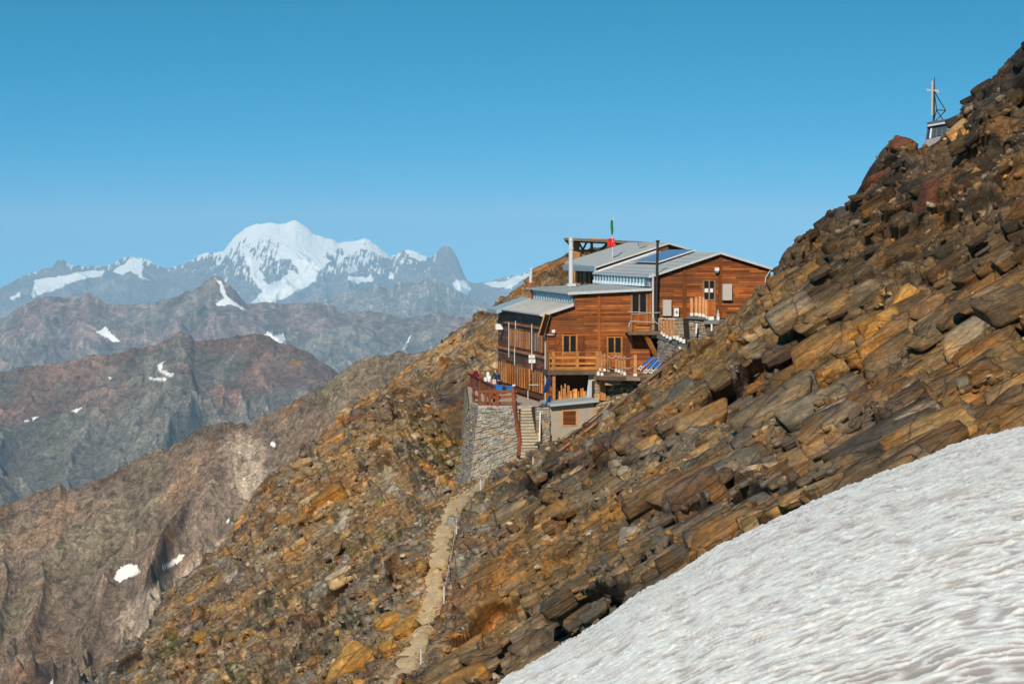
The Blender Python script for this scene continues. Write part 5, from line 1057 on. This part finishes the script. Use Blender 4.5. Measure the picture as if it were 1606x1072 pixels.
# sun loungers
lab = ('nearest the deck posts, mostly bright blue', 'second from the left', 'in the middle of the row', 'second from the right', 'with bare white rails at the right end')
for k in range(5):
    x0 = 1000.5 + 8.4 * k; bA = Vector(P3(x0, 584 if k else 578, 184.0 - .2 * k)); tp = Vector(P3(x0 + 21, 560 + .9 * k, 186.0 - .25 * k)); sd2 = Vector(P3(x0 + 4.9, 584.5, 183.5 - .2 * k)) - Vector(P3(x0, 584, 184.0 - .2 * k))
    T = Thing('sun_lounger', 'folded blue sun lounger leaning on the deck, ' + lab[k], 'sun lounger', tuple(bA), 'folded blue sun loungers on the deck')
    for q in (Vector((0, 0, 0)), sd2): T.part('rail', MB().bar(bA + q, tp + q, .05, .06), 'white')
    u0, u1 = (.28, .98) if k < 4 else (.45, .8); n_ = Vector((0, -.02, .03)); a_, b_ = bA.lerp(tp, u0), bA.lerp(tp, u1); fm_ = [a_ + n_, a_ + sd2 * .97 + n_, b_ + sd2 * .97 + n_, b_ + n_]
    T.part('fabric', MB().hexa(fm_ + [p + Vector((0, -.02, .03)) for p in fm_], (1, 1, 1) if k % 2 == 0 else (.8, .9, 1.1)), 'blueF')
    for u_ in (.02, .2): T.part('crossbar', MB().bar(bA.lerp(tp, u_), bA.lerp(tp, u_) + sd2 * .95 + Vector((0, 0, -.05)), .06), 'white')
    T.part('leg', MB().bar(bA.lerp(tp, .3), bA.lerp(tp, .3) + Vector((-.15, -.25, -.35)), .04), 'white')
# beams and ropes lying down the slope
def onslope(px, py, lift=1.6, dz=.1): p = hit(px, py, 150); Y = p[1] - lift; return np.array(unp(px, py, Y)) + np.array([0, 0, dz * 0])
def slope_beam(pts, w_, label, mat, tone=1.0, name='wooden_beam'):
    q = [onslope(*p) for p in pts]; mb = MB()
    for a, b in zip(q, q[1:]): mb.bar(tuple(a), tuple(b), w_, w_, tone)
    return single(name, mb, mat, label, 'beam', world=True)
slope_beam([(848, 731), (935, 665)], .17, 'pinkish timber lying on the slope below the concrete shed', 'pale', .9)
slope_beam([(930, 668), (1000, 611)], .2, 'weathered brown timber lying on the slope under the deck corner', 'old', .8)
slope_beam([(1003, 606), (1046, 572)], .22, 'brown beam climbing the slope from the deck corner to the stone wall', 'old', 1.0)
slope_beam([(1044, 573), (1070, 553)], .2, 'short weathered beam at the foot of the grey parapet wall', 'old', .7)
q = [onslope(*p) for p in ((869, 691), (900, 676), (935, 656), (960, 628), (985, 603))]; q = [tuple(a + np.array([0, -.3, .15])) for a in q]
sag('rope', q, .03, 'pale rope running up the slope between the shed and the deck', 'rope', True, .15)
q = [tuple(onslope(*p) + np.array([0, -.2, .1])) for p in ((868, 690), (872, 697))]; single('rope_stake', MB().tube(q, .04, 5), 'rope', 'short pale stake at the lower end of the slope rope', 'stake', world=True)
q = [tuple(onslope(*p, .8)) for p in ((808, 736), (820, 734), (829, 727), (838, 720))]; sag('rope', q, .035, 'pale rope along the dark bank at the foot of the stairs', 'wrope', True, .05)
a = onslope(836, 729, .8); single('rope_stake', MB().tube([tuple(a), tuple(a + np.array([0, 0, .45]))], .03, 5), 'white', 'small white stake on the dark bank at the foot of the stairs', 'stake', world=True)
# rope beside the path
def pathpt(Y, off=.9, up=.75): return (float(np.interp(Y, PW3[:, 1], PW3[:, 0])) + off, Y, float(np.interp(Y, PW3[:, 1], PW3[:, 2])) + up)
yy = (162.5, 155.5, 149, 143.5, 139.5); sag('rope', [pathpt(y_, .7, 1.05) for y_ in yy], .026, 'long pale guide rope along the uphill side of the footpath', 'wrope', True, .18)
for i, (y_, lb) in enumerate(zip(yy[::2] + (130.5,), ('top end of the path rope', 'middle of the path rope', 'lower end of the path rope', 'bottom edge of the photo'))): p = pathpt(y_, .7, -.1); single('rope_post', MB().tube([p, (p[0], p[1], p[2] + 1.2)], .045, 6), 'trim', 'thin pale stake beside the footpath at the ' + lb, 'stake', world=True)
for i, Y in enumerate((157.5, 160.5, 163)): p = pathpt(Y, 0, .16); single('path_step', MB().bar((p[0] - .75, p[1] + .1, p[2]), (p[0] + .6, p[1] - .1, p[2]), .14, .14, .8), 'old', ('lowest', 'middle', 'highest')[i] + ' of the three timber steps at the bend of the footpath', 'step')
for i, (x, y, h, lb) in enumerate(((743.8, 504, 9, 'highest'), (693.5, 538, 7, 'second highest'), (657.5, 571, 6, 'third highest'), (197, 1020, 8, 'lowest'))):
    p = hit(x, y + 3, 180); single('marker_post', MB().tube([tuple(p - np.array([0, 0, .3])), tuple(p + np.array([0, 0, h * p[1] / F]))], [.13, .08], 6), 'black', lb + ' short dark marker on the left skyline of the slope', 'marker', 'dark markers on the left skyline', True)
a = Vector(P3(1217, 423, 187.4)); sag('cable', [tuple(a), P3(1262, 400, 186)], .02, 'thin cable from the gabled hut to the rock slope', 'black', sagm=.15)['category'] = 'cable'
# things on the terrace
def crate(px0, px1, y0, y1, Y, lab_):
    a, b = P3(px0, y1, Y), P3(px1, y0, Y); T = Thing('blue_tub', lab_, 'tub', (a[0], a[1], a[2])); w_ = b[0] - a[0]; i = .05
    m = MB(); z0, z1 = a[2], b[2]; q0 = [(a[0] + i, a[1] + .03, z0), (b[0] - i, a[1] + .03, z0), (b[0] - i, a[1] + .5, z0), (a[0] + i, a[1] + .5, z0)]; q1 = [(a[0], a[1], z1), (b[0], a[1], z1), (b[0], a[1] + .55, z1), (a[0], a[1] + .55, z1)]
    m.add(q0 + q1, [(3, 2, 1, 0), (0, 1, 5, 4), (1, 2, 6, 5), (2, 3, 7, 6), (3, 0, 4, 7)]); T.part('body', m, 'blueP'); rm = MB()
    for k in range(4): rm.bar(q1[k], q1[(k + 1) % 4], .05, .05)
    T.part('rim', rm, 'blueP')
T = Thing('terrace_table', 'red brown wooden table standing by the terrace railing', 'table', P3(790, 636, 184.8)); za_ = (HY - 612.2) / F * 184.6; a, b = P3(774, 612, 184.6), P3(811, 612, 184.6)
T.part('tabletop', MB().box(a[0], b[0], a[1], a[1] + .8, za_ - .05, za_), 'redw')
for x in (a[0] + .1, b[0] - .1):
    for y in (a[1] + .1, a[1] + .7): T.part('leg', MB().box(x - .04, x + .04, y - .04, y + .04, ZT + .06, za_ - .05), 'redw')
crate(777.5, 789, 604.5, 612.1, 184.9, 'left blue plastic tub on the terrace table'); crate(794, 806, 606, 612.1, 184.9, 'right blue plastic tub on the terrace table with white brushes in it')
for i in range(2): single('brush', MB().bar(P3(801 + 2 * i, 608, 185.2), P3(806 + 2.2 * i, 602.5, 185.2), .06), 'white', ('left' if i == 0 else 'right') + ' of two white brushes sticking out of the right blue tub', 'brush')
rz = (HY - 582.5) / F * 199; a, b = P3(753, 582.5, 200), P3(778.5, 582.5, 198.5)
T = Thing('drying_rail', 'red brown rail with posts for drying towels behind the plank fence', 'drying rail', (a[0], a[1], ZT + .06)); T.part('rail', MB().bar((a[0], a[1], rz), (b[0], b[1], rz), .08), 'redw')
for p in (a, b): T.part('post', MB().box(p[0] - .05, p[0] + .05, p[1] - .05, p[1] + .05, ZT + .06, rz), 'redw')
def towel(x0, x1, y0, y1, Y, mat, lb):
    a, b = P3(x0, y0, Y), P3(x1, y1, Y); n, m = 6, 6; vs = []; fs = []
    for j in range(m):
        for i in range(n): u_, v_ = i / (n - 1), j / (m - 1); vs.append((lerp(a[0], b[0], u_), a[1] + .05 * math.sin(u_ * 10) * v_, lerp(a[2], b[2], v_)))
    for j in range(m - 1):
        for i in range(n - 1): fs.append((j * n + i, (j + 1) * n + i, (j + 1) * n + i + 1, j * n + i + 1))
    N = len(vs); vs += [(x, y + .025, z) for x, y, z in vs]; fs += [tuple(k + N for k in f[::-1]) for f in fs]; single('towel', MB().add(vs, fs), mat, lb, 'towel', 'towels drying on the terrace')
towel(763, 767.5, 583, 595, 199.1, 'whitec', 'white towel hanging at the left of the drying rail'); towel(768, 770.5, 588, 592, 199, 'redc', 'small red cloth between the white and the green towel'); towel(771.5, 779, 585, 592.5, 198.6, 'green', 'bright green towel hanging on the drying rail')
a = P3(762, 597.5, 196.5); single('white_bucket', MB().tube([(a[0], a[1], a[2]), (a[0], a[1], a[2] + .27)], [.12, .16], 10), 'white', 'round white bucket standing on a ledge behind the plank fence', 'bucket')
a = P3(767.5, 598, 195.5); single('white_bag', MB().tube([(a[0], a[1], a[2]), (a[0] - .02, a[1], a[2] + .2), (a[0] + .06, a[1], a[2] + .33), (a[0] + .1, a[1], a[2] + .38)], [.1, .15, .1, .03], 8), 'whitec', 'crumpled white bag left of the pale pink box', 'bag')
a, b = P3(772.5, 601.5, 192.5), P3(778, 595, 192.5); T = Thing('pink_box', 'pale pink box with a small dark mark behind the plank fence', 'box', a); T.part('box_body', MB().box(a[0], b[0], a[1], a[1] + .2, a[2], b[2]), 'pink'); c_ = ((a[0] + b[0]) / 2, (a[2] + b[2]) / 2); T.part('mark', MB().box(c_[0] - .03, c_[0] + .03, a[1] - .006, a[1] - .001, c_[1] - .02, c_[1] + .05), 'navy')
single('fence_shelf', MB().hexa([(*P3(758, 598.3, 197.5)[:2], ZT + .82), (*P3(779, 602.3, 191.5)[:2], ZT + .82), (P3(779, 602.3, 191.5)[0] + .3, P3(779, 602.3, 191.5)[1], ZT + .82), (P3(758, 598.3, 197.5)[0] + .3, P3(758, 598.3, 197.5)[1], ZT + .82), (*P3(758, 598.3, 197.5)[:2], ZT + .88), (*P3(779, 602.3, 191.5)[:2], ZT + .88), (P3(779, 602.3, 191.5)[0] + .3, P3(779, 602.3, 191.5)[1], ZT + .88), (P3(758, 598.3, 197.5)[0] + .3, P3(758, 598.3, 197.5)[1], ZT + .88)], .5), 'redw', 'dark shelf on the inner side of the plank fence', 'shelf')
# ------------------------------------------------------------------ people
def skinned(name, verts, edges, radii, mat, parent, sub=1):
    me = bpy.data.meshes.new(name); me.from_pydata(verts, edges, []); me.materials.append(M[mat]); o = bpy.data.objects.new(name, me); C.collection.objects.link(o)
    mo = o.modifiers.new('skin', 'SKIN'); mo.use_smooth_shade = True
    for i, rr in enumerate(radii): rr = rr if isinstance(rr, tuple) else (rr, rr); me.skin_vertices[0].data[i].radius = rr; me.skin_vertices[0].data[i].use_root = i == 0
    s_ = o.modifiers.new('sub', 'SUBSURF'); s_.levels = sub; s_.render_levels = sub
    if parent: o.parent = parent
    dg = bpy.context.evaluated_depsgraph_get(); ev = o.evaluated_get(dg); nm = bpy.data.meshes.new_from_object(ev); o.modifiers.clear(); o.data = nm
    a = nm.color_attributes.get('Col') or nm.color_attributes.new('Col', 'FLOAT_COLOR', 'POINT'); a.data.foreach_set('color', np.ones(len(nm.vertices) * 4, np.float32)); return o
def person(loc, rz, top, label, lean=.25, armf=.35):
    T = Thing('person', label, 'person', loc, world=True, rz=rz); L = lean
    hip = (0, 0, .92); ch = (0, L * .75, 1.3); nk = (0, L * 1.05, 1.48); hd = (0, L * 1.2 + .02, 1.6); tp = (0, L * 1.25 + .02, 1.74)
    def arm(s): return [(s * .19, L * .98, 1.42), (s * .25, L * 1.0 + .10, 1.16), (s * .17, L + armf, 1.06), (s * .15, L + armf + .09, 1.05)]
    def leg(s): return [(s * .1, 0, .86), (s * .11, .02, .48), (s * .12, -.03, .08), (s * .13, .13, .04)]
    V_ = [hip, ch, nk, hd, tp]; E_ = [(0, 1), (1, 2), (2, 3), (3, 4)]; R_ = [(.15, .11), (.17, .115), .055, (.075, .095), (.055, .07)]
    for s in (1, -1):
        n = len(V_); V_ += arm(s); E_ += [(1, n), (n, n + 1), (n + 1, n + 2), (n + 2, n + 3)]; R_ += [.055, .042, .03, (.036, .02)]
        for k in range(4):
            m = len(V_); x = s * .15 + (k - 1.5) * .02; y = L + armf + .09; V_ += [(x, y + .045, 1.045), (x, y + .075 + .008 * (k in (1, 2)), 1.02)]; E_ += [(n + 3, m), (m, m + 1)]; R_ += [.009, .008]
        m = len(V_); V_ += [(s * .15 - s * .045, L + armf + .07, 1.04)]; E_ += [(n + 3, m)]; R_ += [.010]
        n = len(V_); V_ += leg(s); E_ += [(0, n), (n, n + 1), (n + 1, n + 2), (n + 2, n + 3)]; R_ += [.085, .06, .045, .04]
    skinned('body', V_, E_, R_, 'skin', T.o)
    V_ = [(0, 0, .9), (0, L * .75, 1.3), (0, L * 1.0, 1.46)]; E_ = [(0, 1), (1, 2)]; R_ = [(.175, .135), (.195, .14), (.08, .075)]
    for s in (1, -1): n = len(V_); V_ += arm(s)[:3]; E_ += [(1, n), (n, n + 1), (n + 1, n + 2)]; R_ += [.075, .06, .045]
    skinned('jacket', V_, E_, R_, top, T.o)
    V_ = [(0, 0, .95)]; E_ = []; R_ = [(.165, .125)]
    for s in (1, -1): n = len(V_); V_ += leg(s)[:3]; E_ += [(0, n), (n, n + 1), (n + 1, n + 2)]; R_ += [.1, .075, .06]
    skinned('trousers', V_, E_, R_, 'trou', T.o)
    skinned('hair', [(0, L * 1.2 - .015, 1.66), (0, L * 1.25 - .01, 1.76)], [(0, 1)], [(.085, .09), (.06, .07)], 'hair', T.o)
person(((751.5 - CX) * 202 / F, 202, ZT + .06), R(75), 'maroon', 'person in a dark red jacket leaning on the plank fence of the lower terrace', .3)
person(((783.5 - CX) * 198 / F, 198, ZT + .06), R(40), 'navy', 'person in a navy blue jacket bending forward beside the green towel', .38)
# ------------------------------------------------------------------ bivouac cabin on the skyline
YC = 180.0
def cw(px, py, dy=0.0): return unp(px, py, YC + dy)
T = Thing('bivouac_cabin', 'small grey metal cabin half hidden behind rocks on the skyline', 'cabin', cw(1470, 240), world=True)
T.part('body', MB().hexa([cw(1447.5, 242), cw(1492, 242), cw(1492, 242, 3), cw(1450, 242, 3), cw(1455, 194), cw(1491, 187), cw(1491, 188, 3), cw(1456, 194.5, 3)], (.5, .48, .48)), 'blue')
rf = T.part('roof', MB().hexa([cw(1453.5, 197.5, -.25), cw(1493, 190.5, -.25), cw(1493, 190.5, 3.2), cw(1454.5, 197.5, 3.2), cw(1454.5, 191.8, -.25), cw(1493, 185, -.25), cw(1493, 185.5, 3.2), cw(1455.5, 192, 3.2)], (.22, .26, .32)), 'slabm')
T.part('roof_edge', MB().hexa([cw(1454.5, 198.8, -.28), cw(1493, 192, -.28), cw(1493, 192, -.26), cw(1454.5, 198.8, -.26), cw(1454.5, 196, -.28), cw(1493, 189.2, -.28), cw(1493, 189.2, -.26), cw(1454.5, 196, -.26)]), 'trim', rf)
for x0, x1, ya, yb in ((1462.5, 1469, 200, 216), (1470.5, 1477, 199, 213), (1478.5, 1485, 198, 210)): T.part('window', MB().hexa([cw(x0 - 1.2, yb, -.06), cw(x1 - 1, yb - .8, -.06), cw(x1 - 1, yb - .8, -.01), cw(x0 - 1.2, yb, -.01), cw(x0, ya, -.06), cw(x1, ya - 1, -.06), cw(x1, ya - 1, -.01), cw(x0, ya, -.01)]), 'winb')
T.part('side_panel', MB().hexa([cw(1452.8, 218, -.05), cw(1457, 218, -.05), cw(1457, 218, -.01), cw(1452.8, 218, -.01), cw(1455.6, 199.5, -.05), cw(1459.5, 199, -.05), cw(1459.5, 199, -.01), cw(1455.6, 199.5, -.01)]), 'pvd')
T.part('corner_strip', MB().bar(cw(1458.4, 217, -.05), cw(1461, 199, -.05), .1, .04), 'white'); T.part('lower_panel', MB().hexa([cw(1449.8, 232, -.04), cw(1480, 224, -.04), cw(1480, 224, -.01), cw(1449.8, 232, -.01), cw(1452.6, 219, -.04), cw(1484, 212, -.04), cw(1484, 212, -.01), cw(1452.6, 219, -.01)], .55), 'trim')
T = Thing('antenna_mast', 'radio mast with a pale tube, crossbar and dark braces above the skyline cabin', 'antenna', cw(1466, 191, .8), world=True)
T.part('mast', MB().tube([cw(1464.5, 191, .8), cw(1465.6, 121, .8)], [.07, .025], 6), 'black'); T.part('tube_antenna', MB().tube([cw(1462, 181, .6), cw(1462.3, 127, .6)], .075, 8), 'grey'); T.part('crossbar', MB().bar(cw(1454, 141.2, .7), cw(1472, 142.5, .7), .07), 'steel')
for x, y in ((1454.5, 141.3), (1471, 144)): a = cw(x, y, .7); T.part('sensor', MB().box(a[0] - .06, a[0] + .06, a[1] - .06, a[1] + .06, a[2] - .07, a[2] + .08), 'grey')
for x0, y0, x1, y1 in ((1465, 143, 1483.5, 174), (1465.5, 148, 1469, 172), (1469, 172.5, 1483, 173.5), (1469, 173, 1479, 188), (1482.5, 174, 1467.5, 189.5), (1469, 172, 1464, 191)): T.part('brace', MB().bar(cw(x0, y0, .9), cw(x1, y1, .9), .06), 'black')
